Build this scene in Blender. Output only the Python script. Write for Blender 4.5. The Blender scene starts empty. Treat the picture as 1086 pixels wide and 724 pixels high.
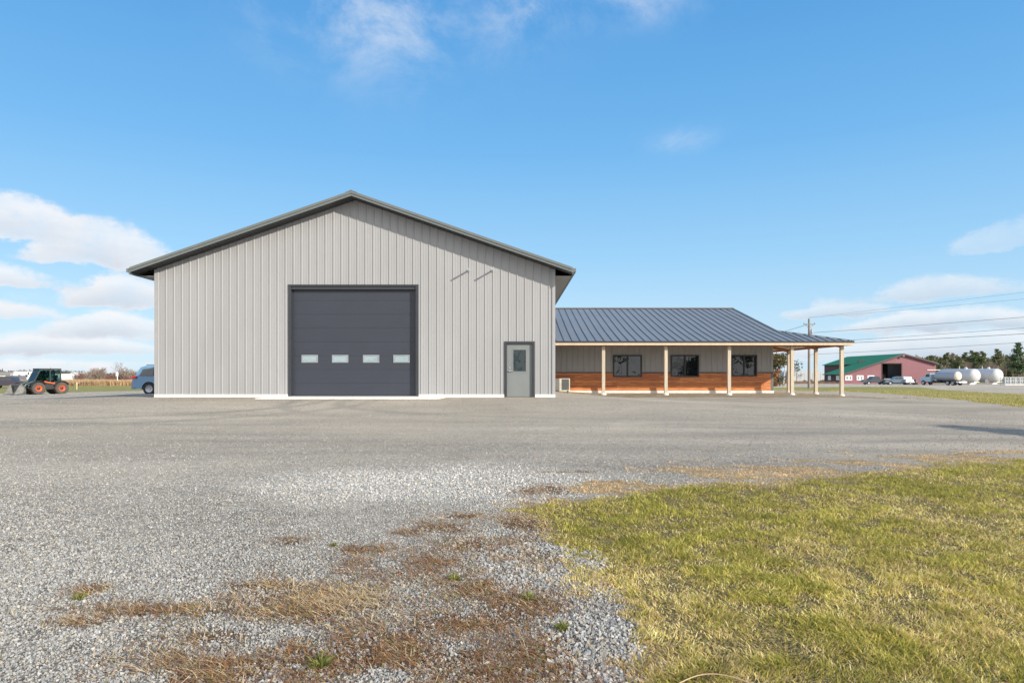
import bpy, bmesh, math, random
import numpy as np
from mathutils import Vector, Matrix
random.seed(7); rng = np.random.default_rng(11)
R = math.radians
S = bpy.context.scene; COL = S.collection

# ------------------------------------------------------------------ camera
CAMH = 0.83
cd = bpy.data.cameras.new('camera'); cam = bpy.data.objects.new('camera', cd); COL.objects.link(cam)
cam.location = (0, 0, CAMH); cam.rotation_euler = (R(90), 0, 0)
cd.sensor_width = 36; cd.lens = 24; cd.shift_y = 36/1086; cd.clip_start = .05; cd.clip_end = 9000
S.camera = cam
def wx(u, Y): return (u-543)/724*Y           # lateral metres of a sight line at depth Y

# ------------------------------------------------------------------ materials
def nt(m): m.use_nodes = True; return m.node_tree.nodes, m.node_tree.links
def mat(name, col, rough=.6, metal=0., var=.12, scale=3., bump=0., bscale=40., spec=.5, col2=None, stretch=(1,1,1), detail=5):
    m = bpy.data.materials.new(name); n, l = nt(m); b = n['Principled BSDF']
    b.inputs['Roughness'].default_value = rough; b.inputs['Metallic'].default_value = metal
    b.inputs['Specular IOR Level'].default_value = spec
    tc = n.new('ShaderNodeTexCoord'); mp = n.new('ShaderNodeMapping'); mp.inputs['Scale'].default_value = stretch
    l.new(tc.outputs['Object'], mp.inputs[0])
    ns = n.new('ShaderNodeTexNoise'); ns.inputs['Scale'].default_value = scale; ns.inputs['Detail'].default_value = detail
    ns.inputs['Roughness'].default_value = .65
    l.new(mp.outputs[0], ns.inputs['Vector'])
    rp = n.new('ShaderNodeValToRGB'); rp.color_ramp.elements[0].position = .3; rp.color_ramp.elements[1].position = .7
    c = np.array(col[:3]); d = c if col2 is None else np.array(col2)
    lo = c*(1-var); hi = np.minimum(d*(1+var), 1) if col2 is None else d
    rp.color_ramp.elements[0].color = (*lo, 1); rp.color_ramp.elements[1].color = (*hi, 1)
    l.new(ns.outputs['Fac'], rp.inputs[0]); l.new(rp.outputs[0], b.inputs['Base Color'])
    if bump:
        n2 = n.new('ShaderNodeTexNoise'); n2.inputs['Scale'].default_value = bscale; n2.inputs['Detail'].default_value = 4
        l.new(mp.outputs[0], n2.inputs['Vector'])
        bp = n.new('ShaderNodeBump'); bp.inputs['Strength'].default_value = bump; bp.inputs['Distance'].default_value = .02
        l.new(n2.outputs['Fac'], bp.inputs['Height']); l.new(bp.outputs[0], b.inputs['Normal'])
    return m
def vcmat(name, rough=.8, spec=.2, trans=0.):
    m = bpy.data.materials.new(name); n, l = nt(m); b = n['Principled BSDF']
    a = n.new('ShaderNodeAttribute'); a.attribute_name = 'Col'
    l.new(a.outputs['Color'], b.inputs['Base Color']); b.inputs['Roughness'].default_value = rough
    b.inputs['Specular IOR Level'].default_value = spec
    if trans:
        t = n.new('ShaderNodeBsdfTranslucent'); l.new(a.outputs['Color'], t.inputs[0])
        mx = n.new('ShaderNodeMixShader'); mx.inputs[0].default_value = trans
        l.new(b.outputs[0], mx.inputs[1]); l.new(t.outputs[0], mx.inputs[2]); l.new(mx.outputs[0], n['Material Output'].inputs[0])
    return m
def glassmat(name, base, bumpy=.0, spec=.9, rough=.02):
    m = bpy.data.materials.new(name); n, l = nt(m); b = n['Principled BSDF']
    b.inputs['Roughness'].default_value = rough; b.inputs['Specular IOR Level'].default_value = spec
    b.inputs['Base Color'].default_value = (*base, 1); b.inputs['IOR'].default_value = 1.56
    tc = n.new('ShaderNodeTexCoord'); ns = n.new('ShaderNodeTexNoise'); ns.inputs['Scale'].default_value = 1.7; ns.inputs['Detail'].default_value = 2
    l.new(tc.outputs['Object'], ns.inputs[0])
    if bumpy:
        bp = n.new('ShaderNodeBump'); bp.inputs['Strength'].default_value = bumpy; bp.inputs['Distance'].default_value = .05
        l.new(ns.outputs['Fac'], bp.inputs['Height']); l.new(bp.outputs[0], b.inputs['Normal'])
    return m
M = {}
M['siding'] = mat('light_grey_siding', (.288,.289,.293), .42, var=.05, scale=.9, spec=.45, bump=.25, bscale=1.3, stretch=(1,1,.35))
M['trimgrey'] = mat('grey_trim', (.30,.301,.305), .4, var=.04)
M['fascia'] = mat('charcoal_green_trim', (.125,.138,.134), .4, var=.06)
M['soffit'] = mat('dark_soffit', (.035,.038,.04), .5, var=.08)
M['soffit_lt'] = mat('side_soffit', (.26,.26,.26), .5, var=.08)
M['roofbarn'] = mat('barn_roof_metal', (.13,.14,.14), .35, var=.06)
M['roofwing'] = mat('slate_standing_seam_metal', (.168,.172,.178), .42, var=.07, scale=.8, spec=.6)
M['door'] = mat('charcoal_door_steel', (.029,.034,.047), .45, var=.05, scale=1.2)
M['doortrim'] = mat('black_trim', (.03,.032,.038), .4, var=.1)
M['mandoor'] = mat('grey_door_steel', (.17,.185,.185), .4, var=.04)
M['concrete'] = mat('pale_concrete', (.72,.70,.66), .85, var=.14, scale=4, bump=.2)
M['chrome'] = mat('brushed_metal', (.6,.6,.6), .25, 1., var=.05)
M['steel'] = mat('dark_rod_steel', (.12,.12,.12), .4, .6, var=.1)
M['pine'] = mat('pale_new_lumber', (.54,.425,.30), .7, var=.14, scale=3, stretch=(6,6,.5))
M['postwood'] = mat('weathered_post_wood', (.47,.40,.31), .8, var=.2, scale=4, stretch=(8,8,.4))
M['rafter'] = mat('stained_rafter_wood', (.34,.17,.09), .7, var=.2, scale=4)
M['plyceil'] = mat('porch_ceiling_board', (.76,.68,.58), .7, var=.08, scale=1.5)
M['glass'] = glassmat('window_glass', (.010,.013,.016), .08, .6)
M['glass2'] = glassmat('door_glass', (.012,.022,.024), .25, .5)
M['glasspale'] = glassmat('pale_window_glass', (.22,.29,.31), .35, .9, .05)
M['white'] = mat('white_paint', (.78,.78,.76), .4, var=.05)
M['tyre'] = mat('tyre_rubber', (.025,.025,.027), .8, var=.2)
M['dusttyre'] = mat('dusty_tractor_tyre', (.075,.066,.06), .9, var=.3, scale=6)
M['orange'] = mat('orange_paint', (.60,.10,.025), .45, var=.08)
M['alloy'] = mat('alloy_rim', (.42,.42,.45), .35, .25, var=.1)
M['black'] = mat('black_plastic', (.02,.021,.023), .5, var=.15)
M['wood'] = None
def wood_planks():
    m = bpy.data.materials.new('cedar_plank_wainscot'); n, l = nt(m); b = n['Principled BSDF']
    tc = n.new('ShaderNodeTexCoord'); sp = n.new('ShaderNodeSeparateXYZ'); l.new(tc.outputs['Object'], sp.inputs[0])
    br = n.new('ShaderNodeTexBrick'); cb = n.new('ShaderNodeCombineXYZ')
    ad = n.new('ShaderNodeMath'); ad.operation = 'ADD'; l.new(sp.outputs[0], ad.inputs[0]); l.new(sp.outputs[1], ad.inputs[1])
    l.new(ad.outputs[0], cb.inputs[0]); l.new(sp.outputs[2], cb.inputs[1]); l.new(cb.outputs[0], br.inputs[0])
    br.inputs['Scale'].default_value = 1; br.inputs['Brick Width'].default_value = 2.3; br.inputs['Row Height'].default_value = .14
    br.inputs['Mortar Size'].default_value = .004; br.inputs['Color1'].default_value = (.56,.20,.055,1)
    br.inputs['Color2'].default_value = (.36,.105,.032,1); br.inputs['Mortar'].default_value = (.05,.018,.008,1)
    mp = n.new('ShaderNodeMapping'); mp.inputs['Scale'].default_value = (1.2,20,1); l.new(cb.outputs[0], mp.inputs[0])
    ns = n.new('ShaderNodeTexNoise'); ns.inputs['Scale'].default_value = 1.6; ns.inputs['Detail'].default_value = 6; l.new(mp.outputs[0], ns.inputs[0])
    rp = n.new('ShaderNodeValToRGB'); rp.color_ramp.elements[0].position = .3; rp.color_ramp.elements[1].position = .72
    rp.color_ramp.elements[0].color = (.55,.5,.45,1); rp.color_ramp.elements[1].color = (1.5,1.6,1.7,1); l.new(ns.outputs[0], rp.inputs[0])
    mx = n.new('ShaderNodeMix'); mx.data_type = 'RGBA'; mx.blend_type = 'MULTIPLY'; mx.inputs[0].default_value = 1
    l.new(br.outputs[0], mx.inputs[6]); l.new(rp.outputs[0], mx.inputs[7]); l.new(mx.outputs[2], b.inputs['Base Color'])
    b.inputs['Roughness'].default_value = .5
    return m
M['wood'] = wood_planks()

# ------------------------------------------------------------------ mesh helpers
class MB:
    def __init__(s): s.v = []; s.f = []; s.mi = []; s.cur = 0
    def add(s, vs, fs):
        b = len(s.v); s.v += [tuple(v) for v in vs]; s.f += [tuple(i+b for i in f) for f in fs]; s.mi += [s.cur]*len(fs)
    def box(s, x0, x1, y0, y1, z0, z1):
        s.add([(x0,y0,z0),(x1,y0,z0),(x1,y1,z0),(x0,y1,z0),(x0,y0,z1),(x1,y0,z1),(x1,y1,z1),(x0,y1,z1)],
              [(0,3,2,1),(4,5,6,7),(0,1,5,4),(1,2,6,5),(2,3,7,6),(3,0,4,7)])
    def quad(s, a, b, c, d): s.add([a,b,c,d], [(0,1,2,3)])
    def hexa(s, p):   # 4 bottom + 4 top
        s.add(p, [(0,3,2,1),(4,5,6,7),(0,1,5,4),(1,2,6,5),(2,3,7,6),(3,0,4,7)])
    def bar(s, a, b, w, h=None, up=(0,0,1)):
        a = Vector(a); b = Vector(b); h = h or w; d = (b-a).normalized(); u = Vector(up)
        if abs(d.dot(u)) > .98: u = Vector((0,1,0))
        r = d.cross(u).normalized()*w/2; t = r.cross(d).normalized()*h/2
        s.hexa([a-r-t, a+r-t, b+r-t, b-r-t, a-r+t, a+r+t, b+r+t, b-r+t])
    def tube(s, pts, rad, n=8, caps=True):
        pts = [Vector(p) for p in pts]; rad = rad if hasattr(rad, '__len__') else [rad]*len(pts)
        b = len(s.v); vs = []
        for i, p in enumerate(pts):
            d = (pts[min(i+1,len(pts)-1)]-pts[max(i-1,0)]).normalized()
            u = Vector((0,0,1)) if abs(d.z) < .9 else Vector((1,0,0))
            r = d.cross(u).normalized(); t = r.cross(d).normalized()
            for k in range(n):
                a = 2*math.pi*k/n; vs.append(p+(r*math.cos(a)+t*math.sin(a))*rad[i])
        fs = []
        for i in range(len(pts)-1):
            for k in range(n): fs.append((i*n+k, i*n+(k+1)%n, (i+1)*n+(k+1)%n, (i+1)*n+k))
        if caps: fs += [tuple(range(n-1,-1,-1)), tuple((len(pts)-1)*n+k for k in range(n))]
        s.add(vs, fs)
    def lathe(s, prof, n=24, axis='Y', o=(0,0,0), caps=True):   # prof: (along, radius)
        vs = []; fs = []
        for (t, r) in prof:
            for k in range(n):
                a = 2*math.pi*k/n; c, q = r*math.cos(a), r*math.sin(a)
                vs.append({'Y':(o[0]+c,o[1]+t,o[2]+q),'X':(o[0]+t,o[1]+c,o[2]+q),'Z':(o[0]+c,o[1]+q,o[2]+t)}[axis])
        for i in range(len(prof)-1):
            for k in range(n): fs.append((i*n+k, i*n+(k+1)%n, (i+1)*n+(k+1)%n, (i+1)*n+k))
        if caps and prof[0][1] > 1e-4: fs.append(tuple(range(n-1,-1,-1)))
        if caps and prof[-1][1] > 1e-4: fs.append(tuple((len(prof)-1)*n+k for k in range(n)))
        s.add(vs, fs)
    def prism(s, poly, y0, y1):      # poly in xz, extruded along y
        n = len(poly)
        s.add([(x,y0,z) for x,z in poly]+[(x,y1,z) for x,z in poly],
              [tuple(range(n)), tuple(range(2*n-1,n-1,-1))]+[(i,i+n,(i+1)%n+n,(i+1)%n) for i in range(n)])
    def build(s, name, m, parent=None, smooth=False, loc=None, bevel=0):
        me = bpy.data.meshes.new(name); me.from_pydata(s.v, [], s.f)
        ms = m if isinstance(m, (list,tuple)) else [m]
        for k in ms: me.materials.append(k)
        if len(ms) > 1: me.polygons.foreach_set('material_index', s.mi)
        bm = bmesh.new(); bm.from_mesh(me); bmesh.ops.recalc_face_normals(bm, faces=bm.faces); 
        if bevel: bmesh.ops.bevel(bm, geom=bm.edges[:], offset=bevel, segments=2, affect='EDGES', profile=.6)
        bm.to_mesh(me); bm.free()
        if smooth:
            me.polygons.foreach_set('use_smooth', [True]*len(me.polygons)); me.update()
            try: me.set_sharp_from_angle(angle=R(38))
            except Exception: pass
        o = bpy.data.objects.new(name, me); COL.objects.link(o)
        if parent is not None: o.parent = parent
        if loc is not None: o.location = loc
        return o
def tag(o, label=None, cat=None, group=None, kind=None):
    for k, v in (('label',label),('category',cat),('group',group),('kind',kind)):
        if v: o[k] = v
    return o
def empty(name, label, cat, loc=(0,0,0), rz=0, group=None):
    o = bpy.data.objects.new(name, None); COL.objects.link(o); o.location = loc; o.rotation_euler = (0,0,rz)
    o.empty_display_size = .3
    return tag(o, label, cat, group)
def copy_tree(o, parent=None):
    c = o.copy(); COL.objects.link(c); c.parent = parent
    for ch in list(o.children): copy_tree(ch, c)
    return c
def fast_mesh(name, verts, faces_list, m, cols=None, smooth=False, kind=None, parent=None):
    """faces_list: list of int arrays (k,n)"""
    me = bpy.data.meshes.new(name); me.vertices.add(len(verts)); me.vertices.foreach_set('co', np.asarray(verts, np.float32).ravel())
    loops = np.concatenate([f.ravel() for f in faces_list]); tot = np.concatenate([np.full(len(f), f.shape[1]) for f in faces_list])
    me.loops.add(len(loops)); me.loops.foreach_set('vertex_index', loops.astype(np.int32))
    me.polygons.add(len(tot)); st = np.concatenate([[0], np.cumsum(tot)[:-1]])
    me.polygons.foreach_set('loop_start', st.astype(np.int32))
    try: me.polygons.foreach_set('loop_total', tot.astype(np.int32))
    except Exception: pass
    me.polygons.foreach_set('use_smooth', np.full(len(tot), smooth))
    if cols is not None:
        a = me.attributes.new('Col', 'FLOAT_COLOR', 'POINT')
        a.data.foreach_set('color', np.concatenate([cols, np.ones((len(cols),1))], 1).astype(np.float32).ravel())
    me.materials.append(m); me.update(calc_edges=True); me.validate()
    o = bpy.data.objects.new(name, me); COL.objects.link(o)
    if kind: o['kind'] = kind
    if parent is not None: o.parent = parent
    return o

# ------------------------------------------------------------------ noise and terrain
def _h(ix, iy, s):
    n = (ix.astype(np.int64)*374761393 + iy.astype(np.int64)*668265263 + s*974634777) & 0x7fffffff
    n = ((n ^ (n >> 13))*1274126177) & 0x7fffffff
    return ((n ^ (n >> 16)) & 0xffff)/65535.
def vnoise(x, y, s=0):
    ix = np.floor(x); iy = np.floor(y); fx = x-ix; fy = y-iy; fx = fx*fx*(3-2*fx); fy = fy*fy*(3-2*fy)
    a = _h(ix,iy,s); b = _h(ix+1,iy,s); c = _h(ix,iy+1,s); d = _h(ix+1,iy+1,s)
    return a+(b-a)*fx+(c-a)*fy+(a-b-c+d)*fx*fy
def fbm(x, y, s=0, o=4):
    t = 0; w = .5; q = 0
    for i in range(o): t = t+w*vnoise(x*2**i, y*2**i, s+i*17); q += w; w *= .5
    return t/q
PADS = [(-14.5,2.5,25.,70.), (2.,14.5,36.,55.)]
def gz(x, y, rough=True):
    x = np.asarray(x, float); y = np.asarray(y, float); d = np.full(np.broadcast(x,y).shape, 1e9)
    for r in PADS:
        dx = np.maximum(np.maximum(r[0]-x, x-r[1]), 0); dy = np.maximum(np.maximum(r[2]-y, y-r[3]), 0)
        d = np.minimum(d, np.hypot(dx,dy))
    d = d*d/(d+2); z = -1.3*(1-np.exp(-d/25))
    if rough:
        near = np.clip(d/4,0,1)*np.clip((120-np.hypot(x,y))/60,0,1)
        z = z-.13*np.clip((x-2)/2.5,0,1)*np.clip((y-27)/6,0,1)*np.clip((40-x)/20,0,1)*np.clip((90-y)/30,0,1)
        z = z+near*(.045*(fbm(x*.5,y*.5,3)-.5)+.02*(fbm(x*2.5,y*2.5,5,3)-.5))
    return z
def g1(x, y): return float(gz(np.array([x]), np.array([y]))[0])
def poly_sd(x, y, P):   # >0 inside
    P = np.array(P, float); n = len(P); d = np.full(x.shape, 1e9); ins = np.zeros(x.shape, bool)
    for i in range(n):
        a = P[i]; b = P[(i+1)%n]; e = b-a; L = e@e
        t = np.clip(((x-a[0])*e[0]+(y-a[1])*e[1])/L, 0, 1)
        d = np.minimum(d, np.hypot(x-a[0]-t*e[0], y-a[1]-t*e[1]))
        c = ((a[1] <= y) != (b[1] <= y))
        xi = a[0]+(y-a[1])/(b[1]-a[1]+1e-12)*e[0]
        ins ^= c & (x < xi)
    return np.where(ins, d, -d)
LAWN = [(.72,-6),(.74,3.42),(.80,4.21),(.66,4.91),(.39,6.04),(.02,7.36),(.45,8.5),(1.0,9.4),(2.76,10.1),(4.59,10.85),(6.64,11.6),(9.15,12.3),(14,13.4),(24,14.5),(40,13),(40,-6)]
VERGE = [(20.2,26.9),(22.6,33.2),(26.2,43.4),(30,54),(30,66),(25,68),(30,104),(60,124),(75,125),(58,92),(49,66),(46,50),(60,30),(30,14),(24,16)]
LFIELD = [(-400,60),(-60,66),(-42.5,71.5),(-24,73),(-20,80),(-20,900),(-900,900)]
RFIELD = [(15,200),(60,185),(120,178),(700,178),(900,900),(0,900)]
DEAD = [(-1.33,4.55,.62,.38),(-.84,5.36,.42,.30),(-2.15,4.42,.55,.10),(-1.96,6.1,.20,.13),(-2.95,4.75,.12,.08),(-2.7,4.2,.16,.07),
        (-.75,3.75,.75,.45),(-1.5,3.6,.4,.25),(.02,4.5,.32,.28),(.25,3.7,.25,.4),(-.66,6.5,.3,.3),(.15,6.7,.3,.35),(-1.2,5.8,.35,.12),
        (-.35,5.9,.35,.25),(-.25,4.9,.3,.3),(.15,5.6,.25,.25),(1.0,9.75,.22,.07),(.62,9.7,.2,.06),(.4,8.4,.4,.35),(-1.7,4.0,.25,.12),(-.3,4.2,.45,.22),(-1.75,4.9,.35,.10),(.1,6.05,.3,.2),(-.5,7.0,.2,.12),(-1.0,6.35,.2,.1),(-.2,3.4,.6,.3)]
def lawn_sd(x, y): return poly_sd(x, y, LAWN)+.75*(fbm(x*1.6,y*1.6,21)-.5)+.34*(fbm(x*6,y*6,22,2)-.5)
def dead_m(x, y):
    m = np.zeros(x.shape)
    for (a,b,c,d) in DEAD: m = np.maximum(m, np.exp(-.95*(((x-a)/c)**2+((y-b)/d)**2)))
    return m
def pile_m(x, y):
    q = ((x+1.0)/2.5)**2+((y-9.0)/1.55)**2+.9*(fbm(x*1.3,y*1.3,31)-.5)
    return np.clip(1.25-q,0,1)

TRACKS = [[(-60,24),(-30,18.2),(-10,15.2),(4,14.9),(18,17.3),(40,25)],[(-60,14),(-30,13),(-12,12.1),(1,12.6),(14,15.8),(40,22)],[(-6.6,24),(-6.4,21),(-4,18.2),(2,16.4),(14,16.2),(40,19)],[(-5.5,24),(-5.8,20.5),(-9,17),(-18,14.5),(-40,12.5)]]
def smooth_line(P, k=4):
    P = np.array(P, float)
    for _ in range(k): P = np.concatenate([P[:1], np.stack([P[:-1]*.75+P[1:]*.25, P[:-1]*.25+P[1:]*.75],1).reshape(-1,2), P[-1:]])
    return P
def track_m(x, y):
    m = np.zeros(x.shape)
    sel = (np.abs(x) < 62) & (y > 9) & (y < 26); xx, yy = x[sel], y[sel]; v = np.zeros(xx.shape)
    for T in TRACKS:
        P = smooth_line(T); d = np.full(xx.shape, 1e9)
        for a, b in zip(P, P[1:]):
            e = b-a; t = np.clip(((xx-a[0])*e[0]+(yy-a[1])*e[1])/(e@e+1e-9),0,1); d = np.minimum(d, np.hypot(xx-a[0]-t*e[0], yy-a[1]-t*e[1]))
        v = np.maximum(v, np.exp(-((d-.85)/.26)**2))
    m[sel] = v*np.clip(1.9*fbm(xx*.35,yy*.35,99)-.45,0,1); return m
def graded(lo, hi, fine0, fine1, step, grow):
    a = list(np.arange(fine0, fine1, step)); s = step; x = a[-1]
    while x < hi: s *= grow; x += s; a.append(x)
    s = step; x = a[0]
    while x > lo: s *= grow; x -= s; a.insert(0, x)
    return np.array(a)
gx = graded(-4500, 4500, -6.5, 13, .075, 1.09); gy = graded(-600, 6000, 2.2, 15, .075, 1.04)
XX, YY = np.meshgrid(gx, gy); ZZ = gz(XX, YY)
x, y = XX.ravel(), YY.ravel()
lsd = lawn_sd(x, y)
fwid = np.clip((y-7.3)/1.2,0,1)*1.25; gap = np.clip((fwid-lsd)/.35,0,1)*np.clip((fbm(x*.9,y*1.9,77)-.47)*9,0,1)
lawn = np.clip(.5+lsd*3, 0, 1)*(1-.9*gap); fringe = np.clip((.30+np.clip((y-7.3)/1.2,0,1)*1.3-lsd)/.5, 0, 1)*lawn
pl = pile_m(x, y); dm = dead_m(x, y)*np.clip(2.0*fbm(x*3,y*3,41)-.15,0,1)
verge = np.clip(.5+(poly_sd(x,y,VERGE)+1.6*(fbm(x*.35,y*.35,51)-.5))*.8,0,1)
fld = np.clip(.5+.3*(poly_sd(x,y,LFIELD)+3*(fbm(x*.2,y*.2,52)-.5)),0,1); rf = np.clip(.5+.2*poly_sd(x,y,RFIELD),0,1)
far = np.clip((np.hypot(x,y)-330)/60,0,1)
turf = np.maximum(np.maximum(verge, fld), np.maximum(rf, far))
ny, nx = XX.shape; idx = np.arange(nx*ny).reshape(ny,nx)
F = np.stack([idx[:-1,:-1], idx[:-1,1:], idx[1:,1:], idx[1:,:-1]], -1).reshape(-1,4)

def ground_mat():
    m = bpy.data.materials.new('gravel_and_turf_ground'); n, l = nt(m); b = n['Principled BSDF']
    b.inputs['Roughness'].default_value = .9; b.inputs['Specular IOR Level'].default_value = .15
    tc = n.new('ShaderNodeTexCoord'); P = tc.outputs['Object']
    def noise(sc, det=5, rough=.6, vec=None, dist=0):
        k = n.new('ShaderNodeTexNoise'); k.inputs['Scale'].default_value = sc; k.inputs['Detail'].default_value = det
        k.inputs['Roughness'].default_value = rough; k.inputs['Distortion'].default_value = dist; l.new(vec or P, k.inputs['Vector']); return k.outputs['Fac']
    def ramp(f, *st):
        k = n.new('ShaderNodeValToRGB'); e = k.color_ramp.elements
        while len(e) < len(st): e.new(.5)
        for i,(p,c) in enumerate(st): e[i].position = p; e[i].color = (*c,1) if len(c)==3 else c
        l.new(f, k.inputs[0]); return k.outputs[0]
    def mix(f, a, c, mode='MIX'):
        k = n.new('ShaderNodeMix'); k.data_type = 'RGBA'; k.blend_type = mode
        if isinstance(f,(int,float)): k.inputs[0].default_value = f
        else: l.new(f, k.inputs[0])
        for s,v in ((6,a),(7,c)):
            if isinstance(v, tuple): k.inputs[s].default_value = (*v,1)
            else: l.new(v, k.inputs[s])
        return k.outputs[2]
    def attr(a): k = n.new('ShaderNodeAttribute'); k.attribute_name = a; return k.outputs['Fac']
    def math_(op, a, c, clamp=False):
        k = n.new('ShaderNodeMath'); k.operation = op; k.use_clamp = clamp
        for s,v in ((0,a),(1,c)):
            if isinstance(v,(int,float)): k.inputs[s].default_value = v
            else: l.new(v, k.inputs[s])
        return k.outputs[0]
    # crushed stone
    vo = n.new('ShaderNodeTexVoronoi'); vo.inputs['Scale'].default_value = 46; l.new(P, vo.inputs['Vector'])
    sp = n.new('ShaderNodeSeparateColor'); l.new(vo.outputs['Color'], sp.inputs[0])
    stone = ramp(sp.outputs[0], (0,(.23,.215,.19)), (.35,(.33,.31,.275)), (.75,(.43,.405,.36)), (1,(.58,.55,.50)))
    vo2 = n.new('ShaderNodeTexVoronoi'); vo2.inputs['Scale'].default_value = 15; l.new(P, vo2.inputs['Vector'])
    sp2 = n.new('ShaderNodeSeparateColor'); l.new(vo2.outputs['Color'], sp2.inputs[0])
    stone = mix(.36, stone, ramp(sp2.outputs[1], (0,(.16,.15,.13)), (.5,(.36,.34,.30)), (1,(.62,.59,.53))))
    mp = n.new('ShaderNodeMapping'); mp.inputs['Scale'].default_value = (.10,.36,1); mp.inputs['Rotation'].default_value = (0,0,R(-8)); l.new(P, mp.inputs[0])
    tone = ramp(noise(1.,7,.62,mp.outputs[0],.6), (.30,(.76,.74,.71)), (.5,(.98,.96,.93)), (.72,(1.12,1.10,1.05)))
    stone = mix(1., stone, tone, 'MULTIPLY')
    stone = mix(1., stone, ramp(noise(.9,6,.7), (.25,(.78,.77,.76)), (.75,(1.14,1.13,1.12))), 'MULTIPLY')
    dust = ramp(math_('ADD', math_('MULTIPLY', attr('yard'), .75), math_('MULTIPLY', math_('SUBTRACT', noise(.35,6,.65), .5), .8)), (.1,(0,0,0)), (.8,(1,1,1)))
    stone = mix(math_('MULTIPLY', dust, .72), stone, ramp(noise(60,3,.6), (.2,(.47,.40,.31)), (.8,(.72,.635,.51))))
    stone = mix(1., stone, ramp(noise(.6,6,.7,mp.outputs[0],.8), (.34,(.72,.71,.70)), (.62,(1.07,1.06,1.05))), 'MULTIPLY')
    stone = mix(math_('MULTIPLY', attr('track'), .85), stone, ramp(noise(30,4,.7), (.2,(.20,.185,.155)), (.8,(.40,.37,.32))))
    debris = ramp(math_('ADD', math_('MULTIPLY', attr('litter'), .42), noise(1.4,7,.75)), (.74,(0,0,0)), (.86,(1,1,1)))
    stone = mix(math_('MULTIPLY', debris, .7), stone, ramp(noise(14,4,.7), (.3,(.16,.12,.07)), (.7,(.36,.28,.16))))
    stone = mix(math_('MULTIPLY', attr('pile'), .6), stone, ramp(sp.outputs[1], (0,(.34,.32,.285)), (.6,(.52,.495,.45)), (1,(.68,.65,.59))))
    # mown turf far away / verge and field
    tz = ramp(noise(.7,8,.72), (.3,(.20,.21,.06)), (.48,(.28,.27,.09)), (.62,(.36,.30,.12)), (.8,(.42,.32,.17)))
    tz = mix(.5, tz, ramp(noise(22,4,.7), (.2,(.12,.125,.04)), (.5,(.28,.26,.09)), (.8,(.46,.39,.17))))
    tsel = math_('ADD', attr('turf'), math_('MULTIPLY', math_('SUBTRACT', noise(2.2,6,.7), .5), .9))
    # thatch under the near lawn
    th = ramp(noise(30,5,.75), (.28,(.05,.045,.018)), (.5,(.20,.16,.065)), (.75,(.46,.37,.18)))
    th = mix(attr('fringe'), th, ramp(noise(16,5,.75), (.25,(.18,.125,.075)), (.5,(.42,.32,.20)), (.8,(.60,.50,.35))))
    duff = ramp(noise(40,5,.75), (.25,(.06,.04,.024)), (.5,(.17,.105,.06)), (.8,(.34,.24,.14)))
    c = mix(ramp(tsel, (.45,(0,0,0)), (.6,(1,1,1))), stone, tz)
    dsel = math_('ADD', attr('dead'), math_('MULTIPLY', math_('SUBTRACT', noise(9,6,.75), .5), 1.1))
    c = mix(ramp(dsel, (.42,(0,0,0)), (.62,(1,1,1))), c, duff)
    lsel = math_('ADD', attr('lawn'), math_('MULTIPLY', math_('SUBTRACT', noise(11,6,.75), .5), .8))
    c = mix(ramp(lsel, (.4,(0,0,0)), (.6,(1,1,1))), c, th)
    l.new(c, b.inputs['Base Color'])
    hgt = math_('ADD', math_('MULTIPLY', vo.outputs['Distance'], -1.2), math_('MULTIPLY', noise(90,3,.7), .6))
    hgt = math_('ADD', hgt, math_('MULTIPLY', noise(7,6,.75), 2.0))
    bp = n.new('ShaderNodeBump'); bp.inputs['Strength'].default_value = .9; bp.inputs['Distance'].default_value = .03
    l.new(hgt, bp.inputs['Height']); l.new(bp.outputs[0], b.inputs['Normal'])
    return m
ground = fast_mesh('ground', np.stack([x,y,ZZ.ravel()],-1), [F], ground_mat(), smooth=True, kind='structure')
for nm, arr in (('lawn',lawn),('fringe',fringe),('pile',pl),('dead',dm),('turf',turf),('track',track_m(x,y)),('yard',np.clip((np.hypot(x,y)-7)/9,0,1)),('litter',np.exp(-((y-34.0)/2.2)**2)*np.clip((x-2)/3,0,1)*np.clip((21-x)/3,0,1)+.6*np.exp(-((y-25.)/.8)**2)*(x>-14)*(x<2))):
    a = ground.data.attributes.new(nm, 'FLOAT', 'POINT'); a.data.foreach_set('value', arr.astype(np.float32))

# ------------------------------------------------------------------ loose stones, blades
def rotmats(n):
    q = rng.normal(size=(n,4)); q /= np.linalg.norm(q,axis=1)[:,None]; a,b,c,d = q.T
    return np.stack([1-2*(c*c+d*d),2*(b*c-a*d),2*(b*d+a*c),2*(b*c+a*d),1-2*(b*b+d*d),2*(c*d-a*b),2*(b*d-a*c),2*(c*d+a*b),1-2*(b*b+c*c)],-1).reshape(-1,3,3)
def scatter(n, y0, y1, pw=1.0):
    # real ground positions, denser near the viewpoint side of the yard
    y = y0*(y1/y0)**rng.random(n)**pw; x = (rng.random(n)*1.7-.86)*y
    return x, y
cube = np.array([(-1,-1,-1),(1,-1,-1),(1,1,-1),(-1,1,-1),(-1,-1,1),(1,-1,1),(1,1,1),(-1,1,1)],float)*.5
cf = np.array([(0,3,2,1),(4,5,6,7),(0,1,5,4),(1,2,6,5),(2,3,7,6),(3,0,4,7)])
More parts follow.
